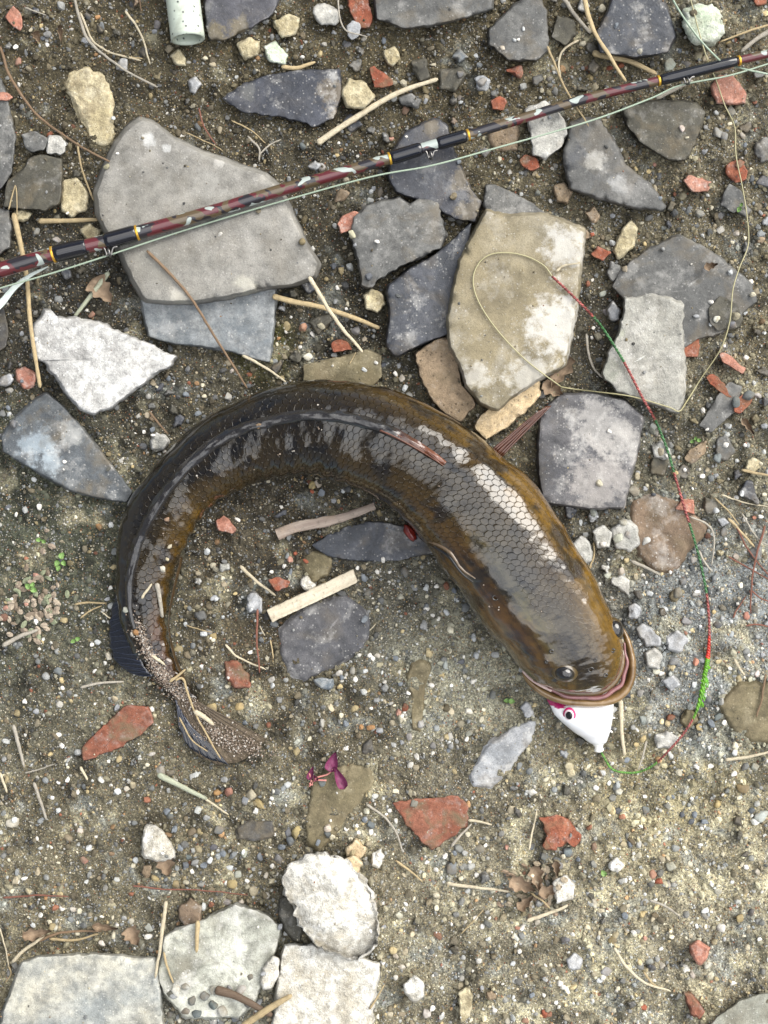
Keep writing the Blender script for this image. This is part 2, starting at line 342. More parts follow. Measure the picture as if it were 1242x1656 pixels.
# ------------------------------------------------------------------ shards
SHARD_POLYS = []
def resample(poly, n):
    p = np.asarray(poly, float); p = np.vstack([p, p[:1]]); L = np.r_[0, np.cumsum(np.linalg.norm(np.diff(p, axis=0), axis=1))]
    t = np.linspace(0, L[-1], n, endpoint=False)
    return np.stack([np.interp(t, L, p[:, 0]), np.interp(t, L, p[:, 1])], -1)
def shard_mesh(poly, top, th, mat, seed=0, rough=1.0, edge=1.0, dome=0.0, slope=(0, 0), bevel=1.3, flare=.04, jag=1.3, facet=0):
    per = np.linalg.norm(np.diff(np.vstack([poly, poly[:1]]), axis=0), axis=1).sum()
    n = int(np.clip(per / 3.2, 26, 240)); o = resample(poly, n)
    k = 0.012 * per
    o = .6 * o + .2 * np.roll(o, 1, 0) + .2 * np.roll(o, -1, 0)
    jx = fbm(o[:, 0] / 9, o[:, 1] / 9, seed=seed + 1, oct=3) * jag * 1.9; jy = fbm(o[:, 0] / 9, o[:, 1] / 9, seed=seed + 5, oct=3) * jag * 1.9
    o = o + np.stack([jx, jy], -1)
    c = o.mean(0); rad = np.linalg.norm(o - c, axis=1)[:, None]; dr = (o - c) / rad; R0 = rad.mean()
    rings = []; zt = []
    for inset, dz in [(-flare * R0, -th), (-flare * .6 * R0, -th * .66), (-flare * .25 * R0, -th * .33), (0, -.35e-3 * bevel * 1.3), (bevel * .45, -.13e-3 * bevel), (bevel, 0)]:
        rr = rad - inset
        if dz < -1.5e-3:
            rr = rr + (fbm(o[:, 0] / 12, o[:, 1] / 12 + dz * 900, seed=seed + 11, oct=3) * 2.2 * rough)[:, None]
        rings.append(c + dr * rr); zt.append(np.full(n, dz))
    m = max(3, min(16, int(R0 / 8)))
    for t in np.linspace(.94, 0, m + 1)[:-1]:
        rings.append(c + dr * (rad - bevel) * t); zt.append(np.zeros(n))
    rings = np.array(rings); zt = np.array(zt)
    X, Y = rings[..., 0], rings[..., 1]
    chip = np.clip(fbm(X / 16, Y / 16, seed=seed + 30, oct=2) - .28, 0, 1) * 6e-3 * edge
    dist = rad[:, 0][None] - np.linalg.norm(rings - c, axis=2)
    em = np.clip(1 - dist / (3.0 * bevel), 0, 1); em[:3] = 0
    z = top + zt + (fbm(X / 40, Y / 40, seed=seed + 17, oct=3) * .7 + fbm(X / 9, Y / 9, seed=seed + 23, oct=3) * .32) * 1e-3 * rough * (zt > -1.5e-3)
    z = z - chip * em
    if facet:      # broken faces
        fr_ = np.random.RandomState(seed)
        for _ in range(facet):
            a_ = fr_.uniform(0, 6.283); d_ = ((X - c[0]) * math.cos(a_) + (Y - c[1]) * math.sin(a_)) / R0; z = z - np.clip(d_ - fr_.uniform(.1, .6), 0, 2) * fr_.uniform(.35, .8) * th * .28 * (zt > -1.5e-3)
    z = z + slope[0] * (X - c[0]) * S + slope[1] * (Y - c[1]) * S - dome * (np.linalg.norm(rings - c, axis=2) / R0)**2
    kk = S * (H - z) / H
    V = np.stack([(X - CX) * kk, -(Y - CY) * kk, z], -1)
    nr = len(rings); ctr = V[-1].mean(0)
    cen = V.reshape(-1, 3).mean(0); cen[2] = 0
    Vv = np.vstack([V.reshape(-1, 3), ctr]) - cen
    F = []
    for a in range(nr - 1):
        for b in range(n):
            b2 = (b + 1) % n; F.append([a * n + b2, a * n + b, (a + 1) * n + b, (a + 1) * n + b2])
    F += [[(nr - 1) * n + (b + 1) % n, (nr - 1) * n + b, nr * n] for b in range(n)]
    F.append(list(range(n)))
    return mesh('shard', Vv, F, mat), cen
_seed = [100]
def shard(name, poly, top, mat, label, cat, th=9, short=None, group=None, block=True, **k):
    """top, th in millimetres"""
    _seed[0] += 37
    me, cen = shard_mesh(np.array(poly, float), top * 1e-3, th * 1e-3, mat, seed=_seed[0], **k)
    me.name = name
    o = link(name, me); o.location = cen; tag(o, label, cat, group)
    p = np.array(poly, float)
    if block: SHARD_POLYS.append((p, top * 1e-3, label))
    if short:
        c = p.mean(0); LAND.append((c[0], c[1], short, float(np.linalg.norm(p - c, axis=1).mean())))
    return o

slate = lambda c1=(.10, .105, .115), c2=(.17, .175, .18), **k: stone_mat(c1, c2, name='grey_tile', **k)
TILE = 'broken tile pieces on the ground'
BR = 'broken red brick pieces'
m_big = slate((0.223, 0.212, 0.186), (0.286, 0.273, 0.244), scale=16, speck=.22, rough=.66, bump=.5, dirt=.18, c3=(.56, .54, .50), patches=((240,226,13,(.60,.60,.58),15),(268,240,9,(.55,.55,.53),15),(330,300,30,(.33,.32,.29),15),(250,420,40,(.22,.21,.18),15),(352,262,10,(.48,.46,.42),15),(400,462,22,(.42,.40,.33),15),(290,482,16,(.50,.47,.40),15)))
m_under = slate((0.154, 0.171, 0.182), (0.322, 0.329, 0.322), scale=30, thr=.52, speck=.25, rough=.65, bump=.3, dirt=.1)
m_white = stone_mat((.40, .39, .37), (.60, .59, .56), scale=40, thr=.47, speck=.7, rough=.85, bump=.8, dirt=.10, c3=(.82, .81, .78), name='lime_mortar')
m_dark = slate((0.043, 0.048, 0.059), (0.083, 0.086, 0.097), scale=35, speck=.35, rough=.5, bump=.35, dirt=.35)
m_darkbrown = slate((0.054, 0.056, 0.061), (0.101, 0.086, 0.061), scale=30, thr=.46, speck=.15, rough=.6, bump=.35, dirt=.6)
m_mid = slate((0.094, 0.094, 0.090), (0.158, 0.155, 0.144), scale=32, speck=.25, rough=.65, bump=.4, dirt=.45)
m_olive = slate((0.068, 0.063, 0.048), (0.090, 0.083, 0.061), scale=40, speck=.18, rough=.7, bump=.4, dirt=.5)
m_bluep = slate((0.094, 0.104, 0.112), (0.144, 0.148, 0.144), scale=28, thr=.53, speck=.35, rough=.55, bump=.4, dirt=.6, patches=((60,720,34,(.36,.42,.46),9),(85,745,24,(.38,.43,.46),9),(115,700,26,(.36,.36,.34),9)))
m_flk = slate((0.036, 0.040, 0.052), (0.054, 0.058, 0.072), scale=30, speck=.5, rough=.45, bump=.35, dirt=.1, patches=((535,150,26,(.17,.13,.075),6),(545,190,18,(.17,.13,.075),6),(400,150,16,(.14,.14,.13),6)))
m_top = slate((0.072, 0.072, 0.083), (0.101, 0.101, 0.112), scale=30, speck=.15, rough=.5, bump=.35, dirt=.2, patches=((385,52,30,(.17,.135,.07),8),(350,55,22,(.17,.135,.07),8)))
m_q = slate((0.054, 0.056, 0.068), (0.079, 0.083, 0.094), scale=30, speck=.2, rough=.5, bump=.35, dirt=.2, patches=((745,290,26,(.19,.155,.10),9),(760,340,26,(.19,.155,.10),9),(700,205,16,(.19,.155,.10),9)))
m_wedge = slate((0.094, 0.094, 0.090), (0.144, 0.140, 0.130), scale=30, speck=.2, rough=.6, bump=.4, dirt=.3, patches=((930,250,22,(.055,.06,.07),11),(965,262,20,(.48,.47,.43),11),(1000,298,18,(.36,.36,.35),11)))
m_up = stone_mat((.34,.33,.29), (.47,.45,.40), scale=34, thr=.5, speck=.4, rough=.85, bump=.8, dirt=.2, name='mortar_grey', patches=((982,600,26,(.24,.25,.20),15),(1010,635,22,(.26,.26,.23),15),(1000,540,14,(.26,.27,.2),15)))
m_blue = slate((0.136, 0.160, 0.180), (0.240, 0.248, 0.240), scale=28, thr=.53, speck=.4, rough=.55, bump=.4, dirt=.75)
m_tan = stone_mat((.25, .21, .13), (.31, .275, .20), scale=15, thr=.56, speck=.22, patches=((915,400,42,(.60,.59,.56),19),(905,525,60,(.66,.65,.62),19),(860,610,45,(.55,.53,.48),19),(770,610,26,(.52,.50,.45),19)), rough=.75, bump=.45, dirt=.15, c3=(.70, .69, .66), name='pale_tile')
m_dusty = slate((0.083, 0.083, 0.090), (0.158, 0.151, 0.151), scale=24, thr=.52, speck=.4, patches=((970,690,55,(.42,.40,.37),10),(970,775,65,(.40,.37,.34),10),(1000,720,40,(.40,.38,.35),10)), rough=.7, bump=.45, dirt=.3)
m_conc = stone_mat((.36, .355, .32), (.52, .50, .45), scale=34, thr=.5, speck=.5, rough=.85, bump=.8, dirt=.25, name='concrete')
m_sand = stone_mat((.44, .37, .22), (.60, .52, .34), scale=60, thr=.5, speck=.4, rough=.9, bump=1.0, dirt=.55, c3=(.72, .66, .5), name='sandstone')
m_brick = stone_mat((.27, .080, .042), (.31, .115, .065), scale=60, speck=.2, rough=.85, bump=.7, dirt=.65, name='red_brick')
m_brickd = stone_mat((.22, .078, .045), (.29, .12, .075), scale=45, speck=.2, rough=.85, bump=.6, dirt=.95, name='dirty_brick')
m_pink = stone_mat((.40, .165, .11), (.46, .235, .17), scale=60, speck=.35, rough=.85, bump=.6, dirt=.2, name='pink_brick')
m_pit = stone_mat((.26, .19, .12), (.31, .23, .15), scale=40, speck=.15, rough=.85, bump=.7, dirt=.35, pits=.8, name='pitted_brick')
m_ybrick = stone_mat((.58, .44, .26), (.64, .50, .32), scale=50, speck=.15, rough=.85, bump=.6, dirt=.3, pits=.5, name='yellow_brick')
m_wht = stone_mat((.55, .50, .40), (.80, .775, .70), scale=45, thr=.44, speck=.7, rough=.9, bump=1.2, dirt=.10, c3=(.9, .89, .86), name='limestone')
m_slabL = stone_mat((.26, .275, .265), (.50, .475, .39), scale=26, thr=.5, speck=.4, rough=.85, bump=.5, dirt=.2, c3=(.72, .70, .62), name='weathered_slab')
m_slabP = stone_mat((.29, .29, .24), (.56, .56, .48), scale=26, thr=.48, speck=.6, rough=.85, bump=.7, dirt=.35, name='pale_slab')
m_green = stone_mat((.45, .52, .38), (.70, .74, .60), scale=50, thr=.48, speck=.6, rough=.8, bump=.8, dirt=.3, name='green_stone')
m_oliveL = stone_mat((.15, .125, .07), (.21, .175, .105), scale=30, thr=.5, speck=.3, rough=.85, bump=.5, dirt=.5, c3=(.5, .44, .3), name='mossy_stone')
m_rust = stone_mat((.17, .115, .075), (.22, .16, .11), scale=22, thr=.5, speck=.4, rough=.85, bump=.6, dirt=.5, name='rusty_slab')
m_lgrey = stone_mat((.30, .31, .32), (.44, .44, .44), scale=35, thr=.5, speck=.5, rough=.8, bump=.5, dirt=.5, name='grey_stone')

shard('roof_tile_piece', [(228,480),(260,484),(445,466),(444,500),(441,540),(436,585),(420,583),(380,570),(330,560),(280,555),(242,545),(234,515)], 5, m_under, 'blue grey tile slab sticking out under the big grey slab', 'tile', th=8, short='the blue grey under slab', group=TILE, jag=.7)
shard('roof_tile_piece', [(230,194),(250,200),(285,228),(330,250),(380,268),(425,282),(447,300),(470,345),(490,390),(514,425),(508,447),(470,460),(420,466),(370,478),(320,486),(262,487),(235,484),(218,455),(195,405),(175,378),(160,345),(157,310),(172,270),(188,235),(208,208)], 15, m_big, 'largest smooth grey tile slab lying under the fishing rod', 'tile', th=11, short='the largest grey slab', group=TILE, rough=.5, jag=.7, bevel=1.6, flare=.05, edge=1.6)
shard('mortar_slab', [(73,501),(82,503),(95,515),(125,515),(165,525),(210,545),(250,563),(283,578),(275,590),(240,612),(205,640),(175,660),(150,671),(130,662),(112,640),(95,615),(75,590),(55,577),(50,545),(55,525),(66,515)], 14, m_white, 'white triangular slab of mortar left of the fish', 'stone slab', th=12, short='the white triangular slab', rough=1.5, jag=1.8, bevel=2)
shard('roof_tile_piece', [(75,635),(100,655),(130,690),(160,725),(195,770),(215,795),(205,813),(160,805),(120,795),(80,775),(40,752),(5,730),(2,705),(25,675),(55,648)], 9, m_bluep, 'curved blue grey tile pointing at the left bend of the fish', 'tile', th=9, short='the curved blue tile', group=TILE, dome=.0015, jag=.8, bevel=2)
shard('roof_tile_piece', [(-30,120),(2,125),(12,160),(25,225),(18,280),(2,305),(-30,320)], 8, m_mid, 'dark grey tile cut by the left edge, above the rod', 'tile', short='the left edge tile', group=TILE)
shard('roof_tile_piece', [(-30,335),(15,340),(20,370),(16,400),(-30,430)], 6, m_mid, 'dark tile scrap at the left edge where the rod crosses', 'tile', group=TILE)
shard('roof_tile_piece', [(-30,490),(8,500),(14,540),(8,565),(-30,575)], 4, m_darkbrown, 'small dark tile scrap at the left edge below the rod', 'tile', group=TILE)
shard('flat_stone', [(7,333),(12,294),(37,274),(50,255),(75,250),(100,257),(100,305),(96,328),(75,340),(30,338)], 9, m_olive, 'smooth brown grey stone above the rod at left', 'stone', short='the smooth brown stone')
shard('flat_stone', [(35,218),(58,212),(77,226),(72,242),(50,246),(38,234)], 9, m_mid, 'small smooth dark grey stone beside a lumpy grey chunk', 'stone')
shard('concrete_lump', [(75,235),(80,222),(92,218),(106,228),(106,246),(92,250),(76,248)], 10, m_conc, 'small lumpy grey concrete chunk above the smooth brown stone', 'stone', rough=2.2, jag=2.5)
shard('sandstone_lump', [(115,105),(140,104),(165,118),(182,135),(190,165),(186,200),(192,225),(172,247),(150,240),(140,215),(125,195),(112,165),(99,135)], 4.5, m_sand, 'large cream sandstone half buried in soil at upper left', 'stone', short='the cream sandstone', rough=2.0, jag=1.8, edge=0, bevel=12, dome=.0012)
shard('roof_tile_piece', [(332,-30),(460,-30),(440,25),(400,48),(362,66),(338,64),(333,40)], 8, m_top, 'dark slate with muddy lower half at the top edge beside the pale pipe', 'tile', short='the muddy top slate', group=TILE)
shard('roof_tile_piece', [(603,-30),(800,-30),(795,15),(745,30),(700,40),(655,46),(610,30)], 12, m_mid, 'wide grey tile cut by the middle of the top edge', 'tile', short='the wide top tile', group=TILE, jag=.8)
shard('roof_tile_piece', [(833,5),(868,-12),(884,20),(886,80),(870,97),(820,96),(792,70),(790,50)], 9, m_mid, 'dark grey tile left of the two crossed straws at the top', 'tile', short='the dark top tile', group=TILE)
shard('roof_tile_piece', [(892,60),(902,25),(928,32),(932,55),(915,74)], 6, m_olive, 'small dark olive tile piece between the two upper right tiles', 'tile', group=TILE)
shard('roof_tile_piece', [(1000,-30),(1060,-30),(1085,30),(1092,60),(1078,85),(1030,92),(970,85),(966,50),(982,20)], 11, m_dark, 'blue black slate at the top edge right of the straws', 'tile', short='the blue black top slate', group=TILE, jag=.8)
shard('roof_tile_piece', [(360,160),(385,140),(430,122),(490,113),(550,112),(552,150),(540,192),(505,206),(500,200),(460,190),(390,181)], 6, m_flk, 'glossy blue black slate flecked with white above the rod', 'tile', short='the flecked slate', group=TILE)
shard('roof_tile_piece', [(635,250),(655,215),(700,192),(722,200),(735,250),(758,300),(778,326),(768,358),(735,355),(700,330),(640,310),(628,285)], 9, m_q, 'dark slate with brown edge crossing under the middle of the rod', 'tile', short='the slate under the rod', group=TILE)
shard('roof_tile_piece', [(572,350),(600,330),(647,320),(660,333),(680,321),(708,328),(722,382),(710,402),(660,425),(612,450),(600,466),(585,462),(580,420),(567,385)], 13, m_mid, 'rough dark grey block with a crumbly edge below the rod', 'tile', short='the rough dark block', group=TILE, rough=1.6, jag=1.6, th=13)
shard('roof_tile_piece', [(626,473),(630,461),(660,437),(700,415),(730,390),(762,360),(757,400),(742,440),(733,490),(729,540),(700,548),(670,562),(640,577),(624,560),(632,510)], 11, m_dark, 'scratched blue black slate tucked left of the tan slab', 'tile', short='the scratched slate', group=TILE, jag=.8, slope=(-.03, 0))
shard('roof_tile_piece', [(785,300),(800,299),(820,308),(855,325),(884,347),(865,358),(820,356),(790,350),(782,330)], 8, m_mid, 'dark tile corner showing above the tan slab', 'tile', group=TILE, jag=.7)
shard('brick_piece', [(700,552),(722,546),(735,562),(742,600),(748,625),(762,640),(770,655),(742,682),(715,665),(695,640),(680,610),(671,572)], 10, m_pit, 'brown brick piece full of pinholes between fish and tan slab', 'brick', short='the pitted brown brick', th=10)
shard('brick_piece', [(872,612),(874,640),(850,665),(820,690),(785,712),(766,692),(778,670),(800,655),(830,636)], 9, m_ybrick, 'pale yellow brick piece under the lower end of the tan slab', 'brick', short='the yellow brick')
shard('roof_tile_piece', [(787,341),(820,350),(870,347),(900,355),(943,372),(942,400),(936,440),(930,500),(919,560),(912,590),(875,610),(830,640),(805,663),(778,652),(755,625),(745,590),(728,560),(724,520),(733,470),(745,420),(765,380)], 19, m_tan, 'tall tan and white slab leaning in the middle above the fish', 'tile', th=14, short='the tan slab', group=TILE, jag=1.1, rough=.8, bevel=1.8, flare=.045, edge=1.4)
shard('roof_tile_piece', [(1000,440),(1050,402),(1095,380),(1140,400),(1180,430),(1215,460),(1224,488),(1195,512),(1165,540),(1130,548),(1108,562),(1050,520),(1010,485),(990,465)], 7, m_mid, 'broad dark grey tile at right behind the pale upright slab', 'tile', short='the broad dark tile', group=TILE, dome=.001)
shard('flat_stone', [(1145,500),(1165,478),(1190,490),(1200,515),(1195,530),(1160,535),(1148,525)], 8.5, m_olive, 'brown muddy stone on the right part of the broad dark tile', 'stone')
shard('mortar_slab', [(1010,483),(1050,477),(1085,482),(1105,495),(1103,540),(1108,600),(1105,645),(1095,669),(1060,655),(1000,632),(974,605),(985,570),(1003,535),(1010,505)], 15, m_up, 'pale grey upright slab of mortar on the right side', 'stone slab', th=13, short='the pale upright slab', rough=1.6, jag=1.5)
shard('roof_tile_piece', [(905,640),(960,636),(1010,648),(1040,675),(1032,720),(1020,770),(1008,821),(950,822),(880,812),(872,770),(871,710),(876,665)], 10, m_dusty, 'square dark tile dusted with pale mortar right of the fish', 'tile', th=10, short='the dusty square tile', group=TILE, jag=.8)
shard('roof_tile_piece', [(923,199),(945,190),(967,193),(991,223),(1011,267),(1052,298),(1077,333),(1068,341),(1025,336),(967,321),(920,304),(911,250)], 11, m_wedge, 'wedge shaped grey tile with pale streaks below the rod', 'tile', short='the wedge tile', group=TILE, slope=(0, .03), bevel=4)
shard('roof_tile_piece', [(1005,172),(1060,164),(1126,165),(1139,183),(1128,223),(1109,260),(1082,259),(1038,232),(1016,205)], 8, m_olive, 'dark olive tile just below the right part of the rod', 'tile', short='the olive tile', group=TILE)
shard('mortar_slab', [(848,178),(880,163),(900,180),(912,195),(919,215),(905,240),(882,258),(862,250),(858,215)], 10, m_conc, 'pale layered mortar chip crossed by the rod', 'stone', short='the mortar chip under the rod', rough=1.6)
shard('sandstone_lump', [(790,200),(820,188),(840,205),(838,245),(800,246),(788,225)], 3, m_pit, 'brown sandy slab half buried below the rod', 'stone', edge=0, bevel=6)
shard('flat_stone', [(490,590),(520,583),(560,575),(590,565),(617,575),(617,610),(600,628),(540,628),(490,620)], 5, m_oliveL, 'flat grey brown stone poking out above the back of the fish', 'stone', short='the flat stone behind the fish')
shard('roof_tile_piece', [(503,882),(530,865),(560,852),(600,843),(650,850),(690,870),(700,895),(640,907),(580,907),(530,900)], 3.5, m_dark, 'dark slate inside the curl close to the gill', 'tile', short='the slate inside the curl', group=TILE)
shard('roof_tile_piece', [(465,1000),(500,975),(560,958),(590,985),(604,1010),(590,1050),(550,1075),(510,1095),(490,1104),(465,1092),(450,1060),(450,1020)], 2.4, m_dusty, 'rounded blue grey slate half buried in the middle of the curl', 'tile', short='the buried slate in the curl', group=TILE, edge=0, bevel=7, dome=.001)
shard('flat_stone', [(480,905),(500,893),(530,893),(540,910),(530,930),(505,945),(492,930)], 3, m_oliveL, 'olive brown stone just above the planed wooden strip', 'stone', bevel=5)
shard('flat_stone', [(655,1095),(665,1070),(685,1064),(700,1075),(690,1110),(686,1150),(680,1188),(665,1180),(662,1130)], 2.5, m_oliveL, 'narrow curved grey stone half buried below the curl', 'stone', short='the narrow buried stone', bevel=8, edge=0)
shard('flat_stone', [(755,1255),(785,1205),(825,1175),(872,1158),(860,1200),(832,1240),(797,1277),(762,1275)], 2.5, m_lgrey, 'soft grey flat stone below left of the lure', 'stone', short='the grey stone near the lure', bevel=8, edge=0)
shard('brick_piece', [(133,1208),(165,1175),(205,1140),(238,1142),(250,1168),(225,1190),(180,1215),(135,1231)], 5, m_brickd, 'long dusty red brick piece left of the tail', 'brick', short='the long red brick', group=BR)
shard('brick_piece', [(635,1298),(670,1292),(710,1290),(740,1286),(757,1305),(756,1335),(725,1357),(700,1376),(682,1360),(658,1335)], 3.5, m_brickd, 'triangular red brick piece below the fish', 'brick', short='the triangular brick', group=BR)
shard('brick_piece', [(872,1323),(900,1317),(920,1325),(938,1350),(936,1370),(915,1362),(895,1377),(878,1370),(882,1345)], 5, m_brick, 'ragged bright red brick piece at lower right', 'brick', short='the ragged red brick', group=BR, jag=2.4)
shard('flat_stone', [(505,1255),(560,1235),(602,1238),(606,1265),(580,1300),(560,1330),(540,1355),(515,1377),(495,1365),(492,1330),(500,1290)], 2.6, m_oliveL, 'olive brown flat stone under the purple leaves', 'stone', short='the olive flat stone', bevel=6)
shard('stone_slab', [(35,1557),(60,1548),(150,1543),(250,1550),(256,1590),(262,1640),(268,1700),(-5,1700),(5,1640),(20,1600)], 12, m_slabL, 'big weathered grey slab in the bottom left corner', 'stone slab', th=14, short='the bottom left slab', jag=1.2)
shard('stone_slab', [(266,1515),(300,1498),(345,1480),(380,1464),(430,1478),(454,1500),(448,1530),(430,1570),(412,1620),(385,1645),(300,1645),(264,1605),(256,1580)], 8, m_slabP, 'pale greenish slab scattered with grit left of the white boulder', 'stone slab', short='the pale greenish slab', rough=1.8)
shard('stone_slab', [(460,1530),(500,1528),(540,1540),(585,1550),(614,1560),(604,1620),(597,1700),(438,1700),(448,1600)], 10, m_wht, 'bright white slab at the bottom edge below the white boulder', 'stone slab', short='the bottom white slab', rough=1.2)
shard('limestone_boulder', [(456,1429),(471,1395),(500,1386),(521,1380),(548,1388),(579,1408),(599,1442),(611,1493),(607,1527),(578,1556),(545,1545),(511,1530),(484,1496),(474,1466)], 24, m_wht, 'large rough white boulder near the bottom edge', 'stone', th=26, short='the white boulder', rough=2.9, jag=2.6, bevel=5, dome=.001, facet=8)
shard('flat_stone', [(421,1590),(425,1565),(440,1546),(452,1552),(450,1580),(438,1600),(426,1601)], 12, m_wht, 'smooth white stone between the greenish slab and the bottom white slab', 'stone', bevel=5, th=12)
shard('flat_stone', [(452,1452),(468,1450),(480,1480),(490,1505),(484,1524),(465,1515),(450,1480)], 8, m_olive, 'dark brown grey stone in the shade left of the white boulder', 'stone', bevel=5)
shard('stone_slab', [(1290,1600),(1235,1606),(1200,1617),(1165,1640),(1135,1670),(1120,1700),(1290,1700)], 7, m_slabP, 'pale slab cut by the bottom right corner', 'stone slab', short='the bottom right slab', jag=1)
shard('limestone_lump', [(238,1333),(252,1334),(265,1345),(275,1360),(284,1386),(260,1393),(232,1386),(229,1360)], 12, m_wht, 'white angular limestone lump alone at lower left', 'stone', th=14, short='the lone white lump', rough=1.5, bevel=3, facet=4)
shard('flat_stone', [(1020,810),(1060,795),(1100,808),(1146,850),(1140,870),(1110,900),(1088,930),(1060,925),(1030,900),(1015,850)], 2.5, m_rust, 'reddish brown worn slab half buried right of the fish', 'stone', short='the worn reddish slab', bevel=9, edge=0, rough=2)
shard('flat_stone', [(1158,1140),(1190,1105),(1260,1095),(1290,1120),(1290,1205),(1215,1203),(1185,1185)], 3, m_oliveL, 'olive flat slab at the right edge', 'stone', short='the right edge slab', bevel=8)
shard('flat_stone', [(1160,640),(1180,617),(1200,625),(1195,660),(1150,700),(1130,690)], 4, m_mid, 'smoky grey tile chip right of the pale upright slab', 'stone')
shard('flat_stone', [(1105,740),(1125,720),(1142,712),(1140,735),(1118,752)], 4, m_pit, 'small brown flat chip beside the green weed', 'stone')
shard('green_stone', [(1108,20),(1125,8),(1150,8),(1168,28),(1172,52),(1150,72),(1120,68),(1105,45)], 14, m_green, 'pale green and white stone at the top right', 'stone', th=15, short='the green stone', rough=3, bevel=8)
shard('brick_piece', [(1148,140),(1162,122),(1185,122),(1204,148),(1206,166),(1190,170),(1160,168)], 7, m_pink, 'largest pink red brick lump below the rod at far right', 'brick', short='the large pink brick', group=BR, bevel=4)
shard('tile_chip', [(1165,330),(1178,295),(1200,310),(1210,335),(1185,345)], 5, m_mid, 'dark triangular chip beneath the fishing line on the right', 'stone')
shard('brick_piece', [(558,-20),(590,-20),(603,30),(596,46),(578,44),(567,20)], 8, m_brick, 'long red brick piece cut by the top edge', 'brick', short='the top red brick', group=BR)
shard('tile_chip', [(561,42),(570,32),(584,38),(580,58),(568,67),(561,55)], 9, m_lgrey, 'pale grey chip touching the top red brick', 'stone')
shard('brick_piece', [(597,108),(604,105),(636,132),(634,139),(605,143)], 6, m_brick, 'bright red triangular brick chip above the rod', 'brick', short='the triangular brick chip', group=BR)
shard('brick_piece', [(545,362),(552,350),(576,340),(585,350),(572,372),(552,379)], 10, m_pink, 'pink brick chip leaning on the rough dark block', 'brick', group=BR)
shard('brick_piece', [(818,113),(845,105),(844,128),(830,120)], 5, m_brick, 'small ragged red chip under the dark top tile', 'brick', group=BR)
shard('brick_piece', [(840,258),(850,250),(868,256),(871,270),(858,277),(842,266)], 6, m_brick, 'round red chip left of the wedge tile', 'brick', group=BR)
shard('brick_piece', [(1104,292),(1115,283),(1150,295),(1146,308),(1120,311)], 6, m_pink, 'flat orange red chip right of the wedge tile', 'brick', group=BR)
shard('brick_piece', [(1173,268),(1190,257),(1208,272),(1207,290),(1190,297),(1174,283)], 6, m_brick, 'rounded red brick lump beneath the pale line at right', 'brick', group=BR)
shard('brick_piece', [(792,163),(808,154),(821,166),(815,178),(796,176)], 5, m_brick, 'crumbly dark red chip just above the rod', 'brick', group=BR)
shard('brick_piece', [(535,556),(548,548),(566,556),(568,566),(540,570)], 4, m_brick, 'red chip beside the crossed twig and straw', 'brick', group=BR)
shard('brick_piece', [(348,840),(362,832),(372,843),(384,855),(378,862),(352,858)], 6, m_pink, 'pink brick chip just inside the left bend of the fish', 'brick', group=BR)
shard('brick_piece', [(362,1070),(385,1067),(405,1095),(405,1112),(380,1115),(366,1095)], 1.8, m_brickd, 'flat red brick piece pressed into soil inside the curl', 'brick', group=BR, bevel=4)
shard('brick_piece', [(433,938),(448,932),(469,940),(466,950),(445,956)], 5, m_brick, 'small red chip above the planed strip inside the curl', 'brick', group=BR)
shard('brick_piece', [(7,28),(22,10),(34,22),(38,40),(33,52),(14,36)], 7, m_pink, 'orange brown brick chip in the top left corner', 'brick', group=BR)
shard('brick_piece', [(-15,150),(8,148),(23,157),(10,163),(-15,162)], 9, m_pink, 'pink chip lying on the left edge tile', 'brick', group=BR)
shard('brick_piece', [(1105,550),(1118,540),(1131,548),(1128,577),(1106,577)], 5, m_brick, 'red chip touching the right side of the pale upright slab', 'brick', group=BR)
shard('brick_piece', [(1140,610),(1155,605),(1172,622),(1185,645),(1175,642),(1150,622)], 4, m_brick, 'red chip behind the smoky grey tile chip', 'brick', group=BR)
shard('brick_piece', [(1186,650),(1200,637),(1217,640),(1213,655),(1198,668),(1186,666)], 6, m_brick, 'broken orange red lump near the right edge', 'brick', group=BR)
shard('brick_piece', [(1163,572),(1172,570),(1206,596),(1200,606),(1168,584)], 5, m_pink, 'long pink sliver near the right edge', 'brick', group=BR)
shard('brick_piece', [(1092,822),(1103,806),(1122,808),(1124,832),(1108,826)], 5, m_pink, 'pink chip crossed by the red part of the line', 'brick', group=BR)
shard('brick_piece', [(955,412),(965,398),(990,408),(975,422)], 5, m_brick, 'dark red chip right of the top of the tan slab', 'brick', group=BR)
shard('brick_piece', [(1114,1528),(1128,1521),(1147,1532),(1144,1550),(1130,1562),(1118,1545)], 7, m_pink, 'red and white brick lump at the bottom right', 'brick', group=BR, bevel=4)
shard('brick_piece', [(1104,1602),(1118,1605),(1140,1635),(1134,1648),(1118,1643)], 7, m_brickd, 'brown red elongated brick lump beside the bottom right slab', 'brick', group=BR, bevel=4)
shard('brick_piece', [(1215,-8),(1240,-8),(1240,6),(1224,8)], 5, m_brick, 'red chip in the top right corner', 'brick', group=BR)
